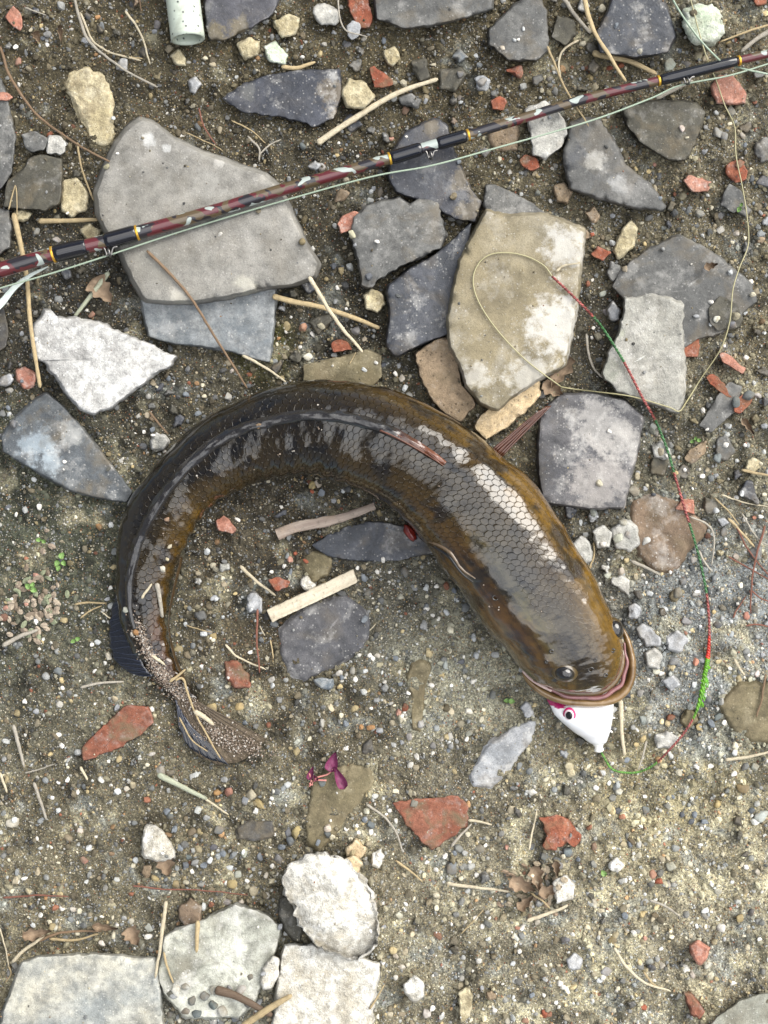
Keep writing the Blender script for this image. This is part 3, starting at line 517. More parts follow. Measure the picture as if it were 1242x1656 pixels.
for k_, (pl, mt, tp, lb) in enumerate([
    ([(505,12),(525,5),(545,15),(548,38),(520,42),(508,30)], m_conc, 8, 'pale speckled concrete lump at the top left of the red brick'),
    ([(440,35),(465,22),(486,32),(478,58),(455,62)], m_sand, 7, 'crumbly yellow stone right of the muddy top slate'),
    ([(383,72),(400,60),(420,68),(416,90),(395,98)], m_sand, 7, 'round yellow stone below the muddy top slate'),
    ([(425,75),(445,66),(465,90),(462,105),(435,100)], m_green, 6, 'pale greenish crust stone below the muddy top slate'),
    ([(552,148),(565,128),(590,133),(606,158),(590,176),(560,174)], m_sand, 8, 'lumpy yellow sandstone left of the red chip above the rod'),
    ([(620,82),(640,76),(648,95),(634,108),(622,98)], m_sand, 7, 'small yellow lump under the wide top tile'),
    ([(588,478),(602,467),(620,475),(624,492),(610,506),(592,500)], m_sand, 8, 'round yellow stone below the rough dark block'),
    ([(276,88),(290,80),(302,95),(300,108),(284,104)], m_sand, 6, 'small yellow stone below the pale pipe'),
    ([(305,130),(318,124),(325,137),(316,151),(306,150)], m_lgrey, 7, 'pale grey chip standing below the pale pipe'),
    ([(100,295),(125,285),(142,310),(140,340),(115,352),(98,340)], m_sand, 3, 'crumbly pale yellow stone left of the largest grey slab'),
    ([(130,372),(145,362),(162,372),(158,388),(136,386)], m_sand, 4, 'olive yellow lump just above the black rod wrap'),
    ([(18,348),(35,338),(52,345),(45,356),(24,356)], m_sand, 5, 'yellow stone above the horizontal straw'),
    ([(25,597),(42,592),(58,605),(55,624),(38,630),(28,615)], m_pink, 5, 'dusty pink stone beside the upright straw'),
    ([(242,712),(252,700),(268,703),(273,716),(262,730),(245,728)], m_conc, 8, 'round pale stone close above the left bend of the fish'),
    ([(860,1008),(868,1000),(884,1012),(880,1024),(866,1022)], m_conc, 6, 'pale chip hidden beside the head'),
    ([(958,860),(975,848),(990,862),(985,885),(965,885)], m_conc, 7, 'lumpy grey stone cluster piece under the dusty square tile'),
    ([(988,855),(1010,840),(1030,850),(1035,880),(1018,892),(995,885)], m_conc, 6, 'large crumbly grey lump under the dusty square tile'),
    ([(925,880),(940,865),(955,878),(958,905),(940,915),(928,900)], m_conc, 6, 'pinkish pale lump beside the back of the head'),
    ([(1028,1015),(1040,1008),(1068,1030),(1068,1045),(1045,1045)], m_lgrey, 6, 'pale grey angular lump right of the far eye'),
    ([(1042,1055),(1058,1048),(1072,1060),(1066,1082),(1048,1080)], m_conc, 7, 'white grey lump right of the mouth'),
    ([(1015,980),(1028,975),(1038,988),(1030,1002),(1016,998)], m_lgrey, 6, 'grey lump above right of the far eye'),
    ([(1076,1030),(1095,1018),(1112,1035),(1100,1055),(1080,1050)], m_lgrey, 5, 'smooth grey stone left of the upright red part of the line'),
    ([(1058,1190),(1080,1182),(1096,1192),(1090,1208),(1062,1210)], m_conc, 5, 'pale flat stone inside the bend of the line'),
    ([(1100,1168),(1110,1145),(1128,1150),(1132,1165),(1112,1180)], m_oliveL, 5, 'yellow brown stone near the green part of the line'),
    ([(398,965),(410,957),(425,968),(422,990),(402,990)], m_lgrey, 6, 'grey angular stone left of the planed wooden strip'),
    ([(486,938),(495,931),(512,945),(506,957),(490,955)], m_wht, 6, 'cream white chip above the planed wooden strip'),
    ([(505,1100),(520,1095),(540,1098),(537,1113),(518,1114)], m_blue, 5, 'pale blue chip below the buried slate'),
    ([(560,1372),(575,1357),(592,1372),(586,1388),(560,1385)], m_ybrick, 10, 'yellow ribbed chip on top of the white boulder'),
    ([(553,1390),(572,1383),(588,1395),(580,1412),(560,1412)], m_ybrick, 17, 'lower yellow ribbed chip against the white boulder'),
    ([(602,1380),(615,1372),(622,1385),(612,1403),(600,1400)], m_wht, 8, 'pure white chip right of the yellow ribbed chips'),
    ([(652,1592),(670,1578),(686,1590),(685,1612),(668,1620),(655,1605)], m_wht, 10, 'bright white lump right of the bottom white slab'),
    ([(740,1605),(755,1595),(764,1610),(760,1645),(745,1655)], m_sand, 7, 'upright cream stone at the bottom edge'),
    ([(916,1552),(930,1541),(942,1552),(936,1568),(920,1568)], m_lgrey, 5, 'smooth pale grey stone alone at lower right'),
    ([(893,1425),(915,1415),(930,1430),(925,1455),(900,1462)], m_wht, 7, 'chalky white lump on the dead leaf litter'),
    ([(985,1395),(998,1385),(1008,1398),(1000,1412),(986,1408)], m_wht, 4, 'chalky white lump right of the ragged red brick'),
    ([(290,1465),(308,1452),(325,1465),(325,1490),(300,1500),(288,1485)], m_rust, 7, 'grey violet stone at the top corner of the pale greenish slab'),
    ([(380,1340),(405,1325),(440,1330),(445,1352),(410,1362),(385,1355)], m_darkbrown, 2.2, 'flat dark stone pressed in left of the olive flat stone'),
    ([(745,80),(756,92),(742,102),(730,92)], m_blue, 7, 'blue grey pebble like chip under the wide top tile'),
    ([(768,128),(780,120),(792,130),(786,148),(774,145)], m_lgrey, 7, 'pale grey stone above the middle of the rod'),
    ([(663,98),(690,94),(695,125),(680,133),(668,115)], m_olive, 5, 'dark olive chip below the wide top tile'),
    ([(712,115),(745,108),(755,122),(735,148),(710,145)], m_olive, 4, 'flat muddy olive stone above the middle of the rod'),
    ([(645,158),(665,152),(682,160),(676,175),(650,172)], m_mid, 5, 'dark chip beside the dry reed'),
    ([(1160,840),(1172,835),(1180,845),(1168,852)], m_lgrey, 5, 'small grey chip at the right near the red twigs'),
    ([(1070,1100),(1090,1090),(1100,1105),(1085,1120)], m_lgrey, 4, 'dusty grey stone between mouth and line'),
    ([(945,345),(960,335),(972,350),(960,362)], m_pit, 5, 'brown lump between the wedge tile and tan slab'),
    ([(895,300),(912,295),(925,310),(918,330),(900,325)], m_pit, 6, 'brown lump under the wedge tile'),
    ([(918,282),(930,272),(940,285),(930,298)], m_conc, 5, 'small pale lump beside the wedge tile'),
    ([(1005,370),(1020,355),(1032,370),(1025,400),(1000,420),(990,405)], m_sand, 5, 'long cream stone above the broad dark tile'),
    ([(982,500),(992,486),(1002,500),(1000,520),(985,518)], m_lgrey, 6, 'small blue grey stone between tan slab and pale upright slab'),
    ([(1182,335),(1200,325),(1215,338),(1205,352)], m_mid, 5, 'grey tile chip at the right edge of the pale line'),
    ([(1055,720),(1070,712),(1085,725),(1078,745),(1058,740)], m_conc, 5, 'cream lump between the square tile and the green line'),
    ([(1055,735),(1080,745),(1075,770),(1050,765)], m_olive, 3, 'muddy stone below the cream lump'),
]):
    shard('loose_stone', pl, tp, mt, lb, 'stone', th=tp + 2, rough=1.6, jag=1.4, bevel=3.2, block=True)
EXTRA = []
_rr = np.random.RandomState(2024)
def _free(x, y, rad):
    for p, t, _ in SHARD_POLYS:
        c = p.mean(0); 
        if math.hypot(x - c[0], y - c[1]) < rad + .82 * np.linalg.norm(p - c, axis=1).max(): return False
    return True
_zones = [(0, 1242, 0, 480, 50), (960, 1242, 380, 900, 22), (420, 760, 470, 640, 6), (0, 330, 430, 700, 10), (300, 640, 830, 1000, 5), (0, 1242, 1180, 1640, 22), (850, 1100, 820, 1150, 8)]
_fp = [(1028,1085),(1012,1020),(945,885),(870,770),(750,680),(640,622),(540,606),(420,625),(320,675),(240,745),(195,830),(180,960),(225,1085),(290,1140),(360,1245),(440,1200),(320,1120),(285,1000),(305,885),(360,815),(470,782),(560,795),(640,845),(720,935),(800,1045),(850,1100),(890,1140),(960,1220),(1000,1145)]
LAND += [(912, 1092, 'the near eye', 15), (940, 1170, 'the white lure', 35), (205, 1030, 'the black rear fin', 30), (350, 1185, 'the tail tip', 50), (500, 962, 'the planed strip', 40), (525, 840, 'the rough wood splinter', 40),
         (175, 400, 'the left rod guide', 12), (695, 262, 'the middle rod guide', 12), (1112, 130, 'the right rod guide', 12), (530, 1250, 'the purple leaves', 28), (98, 900, 'the green seedling', 15), (300, 30, 'the pale pipe', 35), (870, 1440, 'the dead leaf litter', 40),
         (800, 720, 'the far pectoral fin', 20), (1140, 1110, 'the green line section', 30)]

def inpoly(px, py, poly):
    x, y = np.asarray(px), np.asarray(py); inside = np.zeros(x.shape, bool); n = len(poly); j = n - 1
    lo_, hi_ = np.min(poly, 0), np.max(poly, 0); bb = (x > lo_[0]) & (x < hi_[0]) & (y > lo_[1]) & (y < hi_[1])
    if not bb.any(): return inside
    if x.size > 4: inside[bb] = _inpoly(x[bb], y[bb], poly); return inside
    return _inpoly(x, y, poly)
def _inpoly(x, y, poly):
    inside = np.zeros(x.shape, bool); n = len(poly); j = n - 1
    for i in range(n):
        xi, yi = poly[i]; xj, yj = poly[j]
        c = ((yi > y) != (yj > y)) & (x < (xj - xi) * (y - yi) / (yj - yi + 1e-9) + xi)
        inside ^= c; j = i
    return inside
def top_at(px, py):
    """height of what lies under this ground point (tile or soil)"""
    z = float(gh((px - CX) * S, -(py - CY) * S))
    for p, t, _ in SHARD_POLYS:
        if abs(px - p[0, 0]) > 320 or abs(py - p[0, 1]) > 320 or t <= z: continue
        if inpoly(np.array([px]), np.array([py]), p)[0]: z = max(z, t)
    return z

_mm = [m_mid, m_olive, m_darkbrown, m_dark, m_lgrey, m_pit, m_oliveL, m_conc, m_sand, m_rust]; _mw = [.2, .2, .14, .1, .08, .07, .09, .05, .05, .02]
_mn = ['dark grey', 'olive brown', 'muddy dark', 'blue black', 'light grey', 'brown pitted', 'moss brown', 'pale concrete', 'yellow sandy', 'rusty brown']
for (x0, x1, y0, y1, nn_) in _zones:
    made = 0
    for _ in range(900):
        if made >= nn_: break
        x, y = _rr.uniform(x0, x1), _rr.uniform(y0, y1); rad = 7 + 17 * _rr.rand()**1.8
        if not _free(x, y, rad) or inpoly(np.array([x]), np.array([y]), _fp)[0]: continue
        if abs(y - np.interp(x, [0, 1242], [437, 87])) < rad + 14 and y0 == 0: continue
        if y0 > 1100: rad *= .72
        k = 5 + _rr.randint(4); a = np.sort(_rr.uniform(0, 6.283, k)); 
        if np.max(np.diff(np.r_[a, a[0] + 6.283])) > 2.2: continue
        el = _rr.uniform(.55, 1); th0 = _rr.uniform(0, 3.14)
        pl = []
        for t in a:
            u, v = rad * math.cos(t) * _rr.uniform(.85, 1.15), rad * el * math.sin(t) * _rr.uniform(.85, 1.15); pl.append((x + u * math.cos(th0) - v * math.sin(th0), y + u * math.sin(th0) + v * math.cos(th0)))
        mi = _rr.choice(len(_mm), p=_mw); lb = uniq(f"{'small ' if rad < 12 else 'broad '}{_mn[mi]} stone chip", x, y)
        if lb is None: continue
        tp = _rr.uniform(1.2, 6.0); shard('stone_chip', pl, tp, _mm[mi], lb, 'stone', th=tp + 4, rough=1.4, jag=1.5, bevel=3, edge=.6, group='small broken stone chips in the soil'); made += 1
# ------------------------------------------------------------------ fish
PAIRS = [((982,1108),(935,1118)),((998,1090),(898,1112)),((1006,1058),(866,1098)),((1003,1030),(842,1078)),((990,995),(815,1045)),((965,945),(782,1003)),((940,897),(751,960)),((908,842),(722,923)),((870,787),(690,882)),
         ((815,738),(655,840)),((760,697),(622,815)),((700,660),(590,797)),((640,632),(555,782)),((580,618),(527,774)),((520,614),(495,770)),((460,621),(462,772)),((400,642),(430,777)),((345,670),(398,787)),
         ((290,710),(365,803)),((245,757),(335,827)),((212,808),(312,857)),((193,860),(297,888)),((187,915),(283,925)),((189,970),(273,962)),((198,1020),(268,1005)),((215,1060),(272,1045)),((240,1090),(287,1080)),((268,1116),(305,1110)),((292,1138),(322,1133))]
HH = [12.5,16.2,18.6,20.4,21.9,23,24.2,25,25.3,25,24,23.3,22.6,22,21.2,20.2,19.2,18,16.8,15.2,13.6,11.8,10.2,8.6,7,5.6,4.2,3,2]
DF = [.33,.33,.33,.33,.34,.35,.36,.37,.39,.40,.41,.41,.40,.38,.37,.36,.35,.34,.33,.33,.31,.27,.23,.19,.15,.13,.12,.12,.12]
NU, NV, NE = 760, 128, 2.35
def loft(pairs, hh, nu, nv, ne=2.3, base=0.0):
    o = catmull([p[0] for p in pairs], nu); i_ = catmull([p[1] for p in pairs], nu)
    h = catmull([[x, 0] for x in hh], nu)[:, 0] * 1e-3
    th = np.linspace(-np.pi / 2, 1.5 * np.pi, nv, endpoint=False)     # seam underneath; th = 0 is the outer side
    cs = np.sign(np.cos(th)) * np.abs(np.cos(th))**(2 / ne); sn = np.sign(np.sin(th)) * np.abs(np.sin(th))**(2 / ne)
    V = np.zeros((nu, nv, 3))
    for a in range(nu):
        O = P(*o[a], h[a] + base); I = P(*i_[a], h[a] + base); m = (O + I) / 2; d = (O - I) / 2
        V[a] = m[None] + cs[:, None] * d[None]; V[a, :, 2] = base + h[a] + h[a] * sn
    return V, o, i_, h, th, cs
V, fo, fi, fh, fth, fcs = loft(PAIRS, HH, NU, NV, NE, base=-.001)
dfr = catmull([[x, 0] for x in DF], NU)[:, 0]
st = np.linspace(0, len(PAIRS) - 1, NU)
mid = (fo + fi) / 2; ulen = np.r_[0, np.cumsum(np.linalg.norm(np.diff(mid, axis=0), axis=1))]
arc = np.concatenate([np.zeros((NU, 1)), np.cumsum(np.linalg.norm(np.diff(V, axis=1), axis=2), axis=1)], 1) / S
didx = np.zeros(NU, int); top = (np.sin(fth) > .02)
for a in range(NU):
    xd = 1 - 2 * dfr[a]; cand = np.where(top)[0]; didx[a] = cand[np.argmin(np.abs(fcs[cand] - xd))]
# smooth dorsal arc position
xd = 1 - 2 * dfr; vd = np.array([np.interp(-xd[a], -fcs[top], arc[a][top]) for a in range(NU)])
VARC = arc - vd[:, None]
UU = np.repeat(ulen[:, None], NV, 1)
SC_ = 11.2
uv = np.stack([UU / SC_ + 200, VARC / SC_ + 200], -1)
# body form: head plates, opercle step, temple ridges, muscle folds
frac = (1 - fcs)[None, :] / 2 * np.ones((NU, 1))       # 0 outer .. 1 inner
stg = np.repeat(st[:, None], NV, 1); topm = (np.sin(fth) > 0)[None, :] * np.ones((NU, 1))
g = lambda x, c, s_: np.exp(-((x - c) / s_)**2)
disp = np.zeros((NU, NV))
op = 1 / (1 + np.exp((stg - (7.0 + 1.3 * (frac - .6))) * 9)) * np.clip((frac - .60) * 6, 0, 1)
disp += .8 * op * topm                                                        # gill cover stands proud
disp += -.0 * g(frac, .60 + .03 * (stg - 4), .045) * np.clip((8.0 - stg) / 1.5, 0, 1) * np.clip(stg - 1.5, 0, 1) * topm
disp += .8 * fbm(stg * 1.1, frac * 5, seed=70, oct=3) * np.clip(1 - np.abs(stg - 5) / 8, 0, 1)
disp += .35 * fbm(stg * 3.0, frac * 9, seed=74, oct=3) * g(stg, 1.5, 2.2) * topm
disp += -.9 * g(frac, .12, .05) * g(stg, 8, 4) * topm
disp += .45 * fbm(stg * 2.2, frac * 7, seed=77, oct=3) + 1.1 * fbm(stg * .8, frac * 2.2, seed=79, oct=2) * np.clip(stg - 3, 0, 1)
disp += .5 * np.sin(stg * 9 + 3 * frac) * np.clip((frac - .78) * 6, 0, 1) * np.clip((stg - 10) / 3, 0, 1)
nrm = np.cross(np.gradient(V, axis=0), np.gradient(V, axis=1)); nrm /= np.linalg.norm(nrm, axis=2)[..., None] + 1e-12
if nrm[NU // 2, NV // 2, 2] < 0: nrm = -nrm
V = V + nrm * disp[..., None] * 1e-3 * np.clip(stg / 1.0, 0, 1)[..., None]
# colour
def lerp(a, b, t): return a + (b - a) * t[..., None]
BX, BY = V[..., 0] / S, V[..., 1] / S
n1 = fbm(UU / 42, VARC / 30, seed=61, oct=4); n2 = fbm(UU / 14, VARC / 12, seed=66, oct=3); n3 = fbm(UU / 120, VARC / 26, seed=68, oct=2)
C = np.ones((NU, NV, 3)) * np.array([.060, .038, .008])
fr = frac
gold = np.array([.36, .19, .018]); black = np.array([.010, .0085, .007]); rust = np.array([.20, .075, .025]); olive = np.array([.12, .105, .020])
front = np.clip((14 - stg) / 6, 0, 1)
C = lerp(C, gold, np.clip(g(fr, 0.0, .26) * front * (.85 + .5 * n1), 0, 1))
C = lerp(C, gold * .9, np.clip((fr - .60) * 3.0, 0, 1) * np.clip(front * .95 + .0 + g(stg, 20.5, 3.8) * .9, 0, 1) * np.clip(.7 + .9 * n1, 0, 1))
C = lerp(C, olive * 1.5, np.clip(g(fr, .66, .08) * g(stg, 5.2, 2.4) * (.6 + 1.3 * n1 + .5 * n2), 0, 1))
C = lerp(C, rust * .9, np.clip(g(fr, .86, .12) * g(stg, 5.5, 2.6) * .55, 0, 1))
C = lerp(C, rust * 1.1, np.clip(g(fr, .8, .14) * g(stg, 25, 1.6) * .8, 0, 1))
C = lerp(C, np.array([.30, .21, .11]), np.clip(g(fr, 1.0, .13) * g(stg, 2.6, 2.4) * .8, 0, 1))
C = lerp(C, black, np.clip(g(fr, 0, .30) * np.clip((stg - 15) / 4, 0, 1), 0, 1) * .95)
C = lerp(C, black * 1.4, np.clip((n1 + .35 * n2 - .0) * 3.2, 0, 1) * .82)
C = lerp(C, np.array([.15, .11, .03]), np.clip((n2 - .38) * 3, 0, 1) * .35 * (fr < .9))
C *= (1 + .35 * n3)[..., None]
stk = fbm(UU / 55, VARC / 5.5, seed=91, oct=4); C *= (1 + 1.0 * stk * np.clip((fr - .55) * 6, 0, 1) * np.clip((9 - stg) / 2, 0, 1))[..., None]
C *= (.47 - .20 * g(stg, 14.5, 4.5) + .12 * g(fr, 0, .25) * front - .10 * g(fr, .42, .2))[..., None]
n_ = N('fish_skin'); uvn = n_.node('ShaderNodeUVMap'); pos = n_.geo(); cc = n_.attr()
wob = n_.node('ShaderNodeTexNoise', 1, Vector=uvn, Scale=.35, Detail=2.0)
uvd = n_.vm('ADD', uvn, n_.vm('MULTIPLY', n_.vm('SUBTRACT', wob, (.5, .5, .5)), (1.5, 1.5, 0)))
def hexcell(p):
    r = (1.0, 1.7320508, 1.0); hlf = (.5, .8660254, 0)
    a = n_.vm('SUBTRACT', n_.vm('MODULO', p, r), hlf); b = n_.vm('SUBTRACT', n_.vm('MODULO', n_.vm('ADD', p, hlf), r), hlf)
    la = n_.vm('LENGTH', n_.vm('MULTIPLY', a, (1, 1, 0)), outk=1); lb = n_.vm('LENGTH', n_.vm('MULTIPLY', b, (1, 1, 0)), outk=1)
    return n_.mix(n_.math('LESS_THAN', la, lb), b, a)
gv = hexcell(n_.vm('MULTIPLY', uvd, (1, 1, 0)))
gab = n_.vm('ABSOLUTE', gv)
hd = n_.math('MAXIMUM', n_.vm('DOT_PRODUCT', gab, (.5, .8660254, 0), outk=1), n_.vm('DOT_PRODUCT', gab, (1, 0, 0), outk=1))
# curved free edge facing the tail (+u)
arcd = n_.vm('LENGTH', n_.vm('MULTIPLY', n_.vm('ADD', gv, (.35, 0, 0)), (1, .92, 0)), outk=1)
edge = n_.math('MAXIMUM', hd, n_.math('MULTIPLY', arcd, .60))
eg = n_.ramp(edge, [(.435, 0), (.475, 1)])
gx_ = n_.vm('DOT_PRODUCT', gv, (1, 0, 0), outk=1)
hgt = n_.math('SUBTRACT', n_.math('MULTIPLY', gx_, .34), n_.math('MULTIPLY', eg, .60))
scm = n_.attr('Scl')
cellid = n_.node('ShaderNodeTexWhiteNoise', 0, {'noise_dimensions': '2D'}, Vector=n_.vm('SNAP', n_.vm('SUBTRACT', uvd, gv), (.5, .8660254, 1)))
fine = n_.noise(pos, 900, 4, .65); med = n_.noise(n_.vm('MULTIPLY', uvn, (.9, 2.2, 1)), .9, 5, .65)
col = n_.mix(n_.math('MULTIPLY', n_.math('MULTIPLY', eg, scm), .35), cc, (.006, .005, .004))
col = n_.mix(n_.math('MULTIPLY', cellid, .45), col, n_.mix(1.0, cc, (.55, .52, .5), 'MULTIPLY'))
col = n_.mix(.6, col, n_.ramp(med, [(.3, .35), (.6, 1)]), 'MULTIPLY')
hs = n_.math('ADD', n_.math('MULTIPLY', hgt, scm), n_.math('MULTIPLY', cellid, n_.math('MULTIPLY', scm, .03)))
b1 = n_.bump(hs, .0012, .55)
b2 = n_.bump(n_.math('ADD', n_.math('MULTIPLY', fine, .10), med), .0006, .28, b1)
egt = n_.math('MULTIPLY', n_.math('MULTIPLY', eg, scm), n_.math('ADD', n_.math('MULTIPLY', n_.ramp(n_.math('ADD', gx_, .5), [(.45, 0), (.65, 1)]), .92), .08))
gloss = n_.math('SUBTRACT', 1.0, n_.math('MULTIPLY', egt, .92))
FISH = n_.set(Specular_IOR_Level=n_.math('MULTIPLY', gloss, .36), Base_Color=col, Roughness=.12, IOR=1.5, Normal=b2, Coat_Weight=gloss, Coat_Roughness=.035, Coat_IOR=1.42)
i, j = np.meshgrid(np.arange(NU - 1), np.arange(NV), indexing='ij'); j2 = (j + 1) % NV
F = np.stack([i * NV + j, i * NV + j2, (i + 1) * NV + j2, (i + 1) * NV + j], -1).reshape(-1, 4)
if True:
    cap = V[0].mean(0); Fc = [q_.tolist() for q_ in F] + [[(b + 1) % NV, b, NU * NV] for b in range(NV)]
    Vb_ = np.vstack([V.reshape(-1, 3), cap]); Cb_ = np.vstack([C.reshape(-1, 3), C[0, 0]])
    me = mesh('body', Vb_, Fc, FISH, True, Cb_, None)
    # uv with seam handled by using per-vertex values (seam lies under the belly)
    l = me.uv_layers.new(name='UVMap'); li = np.empty(len(me.loops), np.int32); me.loops.foreach_get('vertex_index', li)
    l.data.foreach_set('uv', np.vstack([uv.reshape(-1, 2), uv[0, 0]]).astype(np.float32)[li].ravel())
    sa = me.attributes.new('Scl', 'FLOAT', 'POINT')
    scl = np.clip(1 - np.clip((.30 - fr) * 8, 0, 1) * np.clip((stg - 15) / 3, 0, 1), 0, 1) * np.clip((stg - 4.2) / 3.2, .10, 1) * np.where(fr > .62, np.clip((stg - 6.6) / 1.5, .05, 1), 1) * np.clip(1 - (fr < .16) * .35, 0, 1)
    sa.data.foreach_set('value', np.r_[scl.ravel(), 0].astype(np.float32))
fish = bpy.data.objects.new('snakehead_fish', None); COL.objects.link(fish); fish.empty_display_size = .02
FC = P(*mid[int(NU * .45)], 0); fish.location = FC
tag(fish, 'large wet brown snakehead fish curled on the rubble with the lure in its mouth', 'fish')
def child(name, v, f, mat, parent=fish, smooth=True, col=None, uv=None):
    v = np.asarray(v, float) - FC
    o = link(name, mesh(name, v, f, mat, smooth, col, uv), parent); return o
me.vertices.foreach_set('co', (Vb_ - FC).astype(np.float32).ravel()); me.update()
body = link('body', me, fish)
TOPV = V[:, np.sin(fth) > -.05]; PXT = TOPV.reshape(-1, 3); KK = (H - PXT[:, 2]) / H * S; PPX = PXT[:, 0] / KK + CX; PPY = -PXT[:, 1] / KK + CY
FISHPOLY = np.vstack([fo[::8], fi[::-8]])
TOPN = nrm[:, np.sin(fth) > -.05].reshape(-1, 3)
def onfish(px, py):
    k = np.argmin((PPX - px)**2 + (PPY - py)**2); return PXT[k], TOPN[k]

def blob(center, rx, ry, rz, ax=(1, 0, 0), seed=0, amp=.0, nu=24, nv=16):
    """ellipsoid with its first axis along ax (horizontal)"""
    a = np.array(ax, float); a /= np.linalg.norm(a); b = np.array([-a[1], a[0], 0]); 
    th = np.linspace(0, 2 * np.pi, nu, endpoint=False); ph = np.linspace(0, np.pi, nv)
    T, Q = np.meshgrid(th, ph); x = np.cos(T) * np.sin(Q); y = np.sin(T) * np.sin(Q); z = np.cos(Q)
    r = 1 + amp * fbm(x * 2 + 5, y * 2 + 5, z * 2 + 5, seed=seed, oct=3)
    v = np.array(center)[None, None] + (x * r * rx)[..., None] * a + (y * r * ry)[..., None] * b + (z * r * rz)[..., None] * np.array([0, 0, 1.])
    V = v.reshape(-1, 3); F = []
    for i in range(nv - 1):
        for j in range(nu):
            F.append([i * nu + j, (i + 1) * nu + j, (i + 1) * nu + (j + 1) % nu, i * nu + (j + 1) % nu])
    return V, F
wet = lambda name, c, rough=.2, var=.6, bs=300, bump=.4: plain(name, c, rough, .5, 0, bump, bs, var, coat=.5)
M_eye = wet('fish_eye', (.012, .010, .008), .06, 0, bump=0); M_iris = wet('fish_iris', (.07, .045, .014), .3); M_lip = wet('fish_jaw', (.36, .22, .085), .28, .75, 130, .6); M_gum = wet('fish_gum', (.24, .10, .10), .25, .5, 220)
M_fin = wet('fin_dark', (.007, .008, .012), .2, .3); M_finb = wet('fin_brown', (.12, .035, .014), .3, .6, 400); M_red = wet('fin_red', (.17, .018, .012), .25); M_pale = wet('membrane_highlight', (.15, .10, .055), .35, .6)
M_finmud = plain('fin_muddy', (.13, .10, .065), .7, .3, 0, .9, 500, .8)
# eyes
def eye(px, py, r, dirv, asp, lift):
    p, nn = onfish(px, py); c = p - nn * r * .35 * S + np.array([0, 0, lift])
    s_, f_ = blob(c, r * 1.28 * S, r * asp * 1.28 * S, r * .82 * S, dirv); oo = child('eye_socket', s_, f_, M_iris)
    s_, f_ = blob(c + nn * r * .22 * S, r * S, r * asp * S, r * .84 * S, dirv); ee = child('eye', s_, f_, M_eye)
    return c
e1 = eye(912, 1090, 17, (1, -.25, 0), .76, .0003)
e2 = eye(996, 1018, 16.5, (.35, -1, 0), .88, -.002)
# lower jaw, gum, lips
jp = catmull([(845,1087),(858,1104),(880,1120),(908,1131),(942,1135),(976,1134),(1002,1123),(1018,1100),(1021,1068),(1015,1038),(1006,1015)], 90)
zz = 12.5e-3
t = np.linspace(0, 1, 90); path = np.array([P(x, y, zz - 2.5e-3 * abs(2 * q_ - 1)) for (x, y), q_ in zip(jp, t)]); rj = (1.2 + 6.8 * np.sin(np.pi * t)**.45) * S
rj = rj * (1 + .07 * fbm(t * 14, t * 0 + 2, seed=5, oct=2))
v_, f_ = tube(path, rj, 20, flat=1.9); 
jc = np.repeat(np.where(np.abs(fbm(t * 9, t * 3, seed=8))[:, None] > .25, [.13, .072, .022], [.22, .135, .055]), 20, 0)
n_ = N('jaw_skin'); M_lip = n_.set(Base_Color=n_.mix(n_.ramp(n_.noise(n_.geo(), 160, 5, .65), [(.35, .75), (.6, 0)]), n_.attr(), (.13, .07, .02)), Roughness=.25, Coat_Weight=.6, Normal=n_.bump(n_.noise(n_.geo(), 350, 4, .6), .0008, .5))
child('lower_jaw', v_, f_, M_lip, col=jc)
gp = catmull([(862,1100),(884,1113),(912,1124),(944,1129),(974,1126),(997,1114),(1010,1092),(1013,1064),(1008,1040)], 80)
tg = np.linspace(0, 1, 80); path = np.array([P(x + 1.3 * math.sin(k * .5), y + 1.1 * math.sin(k * .37), 18.0e-3 - 3e-3 * abs(2 * k / 80 - 1)) for k, (x, y) in enumerate(gp)])
v_, f_ = tube(path, (1.3 + 2.4 * np.sin(np.pi * tg)**.6) * S * (1 + .2 * fbm(tg * 20, tg, seed=3)), 14, flat=1.2); child('gum', v_, f_, M_gum)
up = catmull([(858,1097),(884,1109),(912,1118),(944,1121),(970,1118),(989,1106),(1002,1087),(1007,1060),(1003,1038)], 70)
path = np.array([P(x, y, 17.0e-3 - 4e-3 * abs(2 * k / 70 - 1)**2) for k, (x, y) in enumerate(up)]); tu = np.linspace(0, 1, 70)
v_, f_ = tube(path, (2.5 + 3.2 * np.sin(np.pi * tu)**.5) * S * (1 + .15 * fbm(tu * 18, tu, seed=13)), 12, flat=1.1); child('upper_lip', v_, f_, M_lip, col=np.tile([.085, .05, .014], (len(v_), 1)))
# white-pink corner of the mouth, with a highlight painted into its colour
path = np.array([P(*q_, z_) for q_, z_ in [((846,1084), 12e-3), ((858,1097), 14e-3), ((874,1108), 15.5e-3), ((892,1117), 16.5e-3)]])
v_, f_ = tube(catmull(path, 24), np.linspace(3.0, 2.5, 24) * S, 10); child('mouth_corner', v_, f_, wet('flesh_highlight', (.62, .45, .40), .3, .2))
# nostrils and head pores
for k, (x, y, r) in enumerate([(955,1083,4.2), (978,1092,3.0), (990,1052,3.0), (893,1052,3.0), (800,967,4.5), (885,1070,2.2), (962,1068,2.2)]):
    p, nn = onfish(x, y); path = np.array([p + nn * .0002 + r * S * (math.cos(a) * np.array([1, 0, 0]) + .8 * math.sin(a) * np.array([0, 1, 0])) for a in np.linspace(0, 5.6, 14)])
    v_, f_ = tube(path, 1.1 * S, 6); child('nostril' if k < 2 else 'head_pore', v_, f_, M_eye)
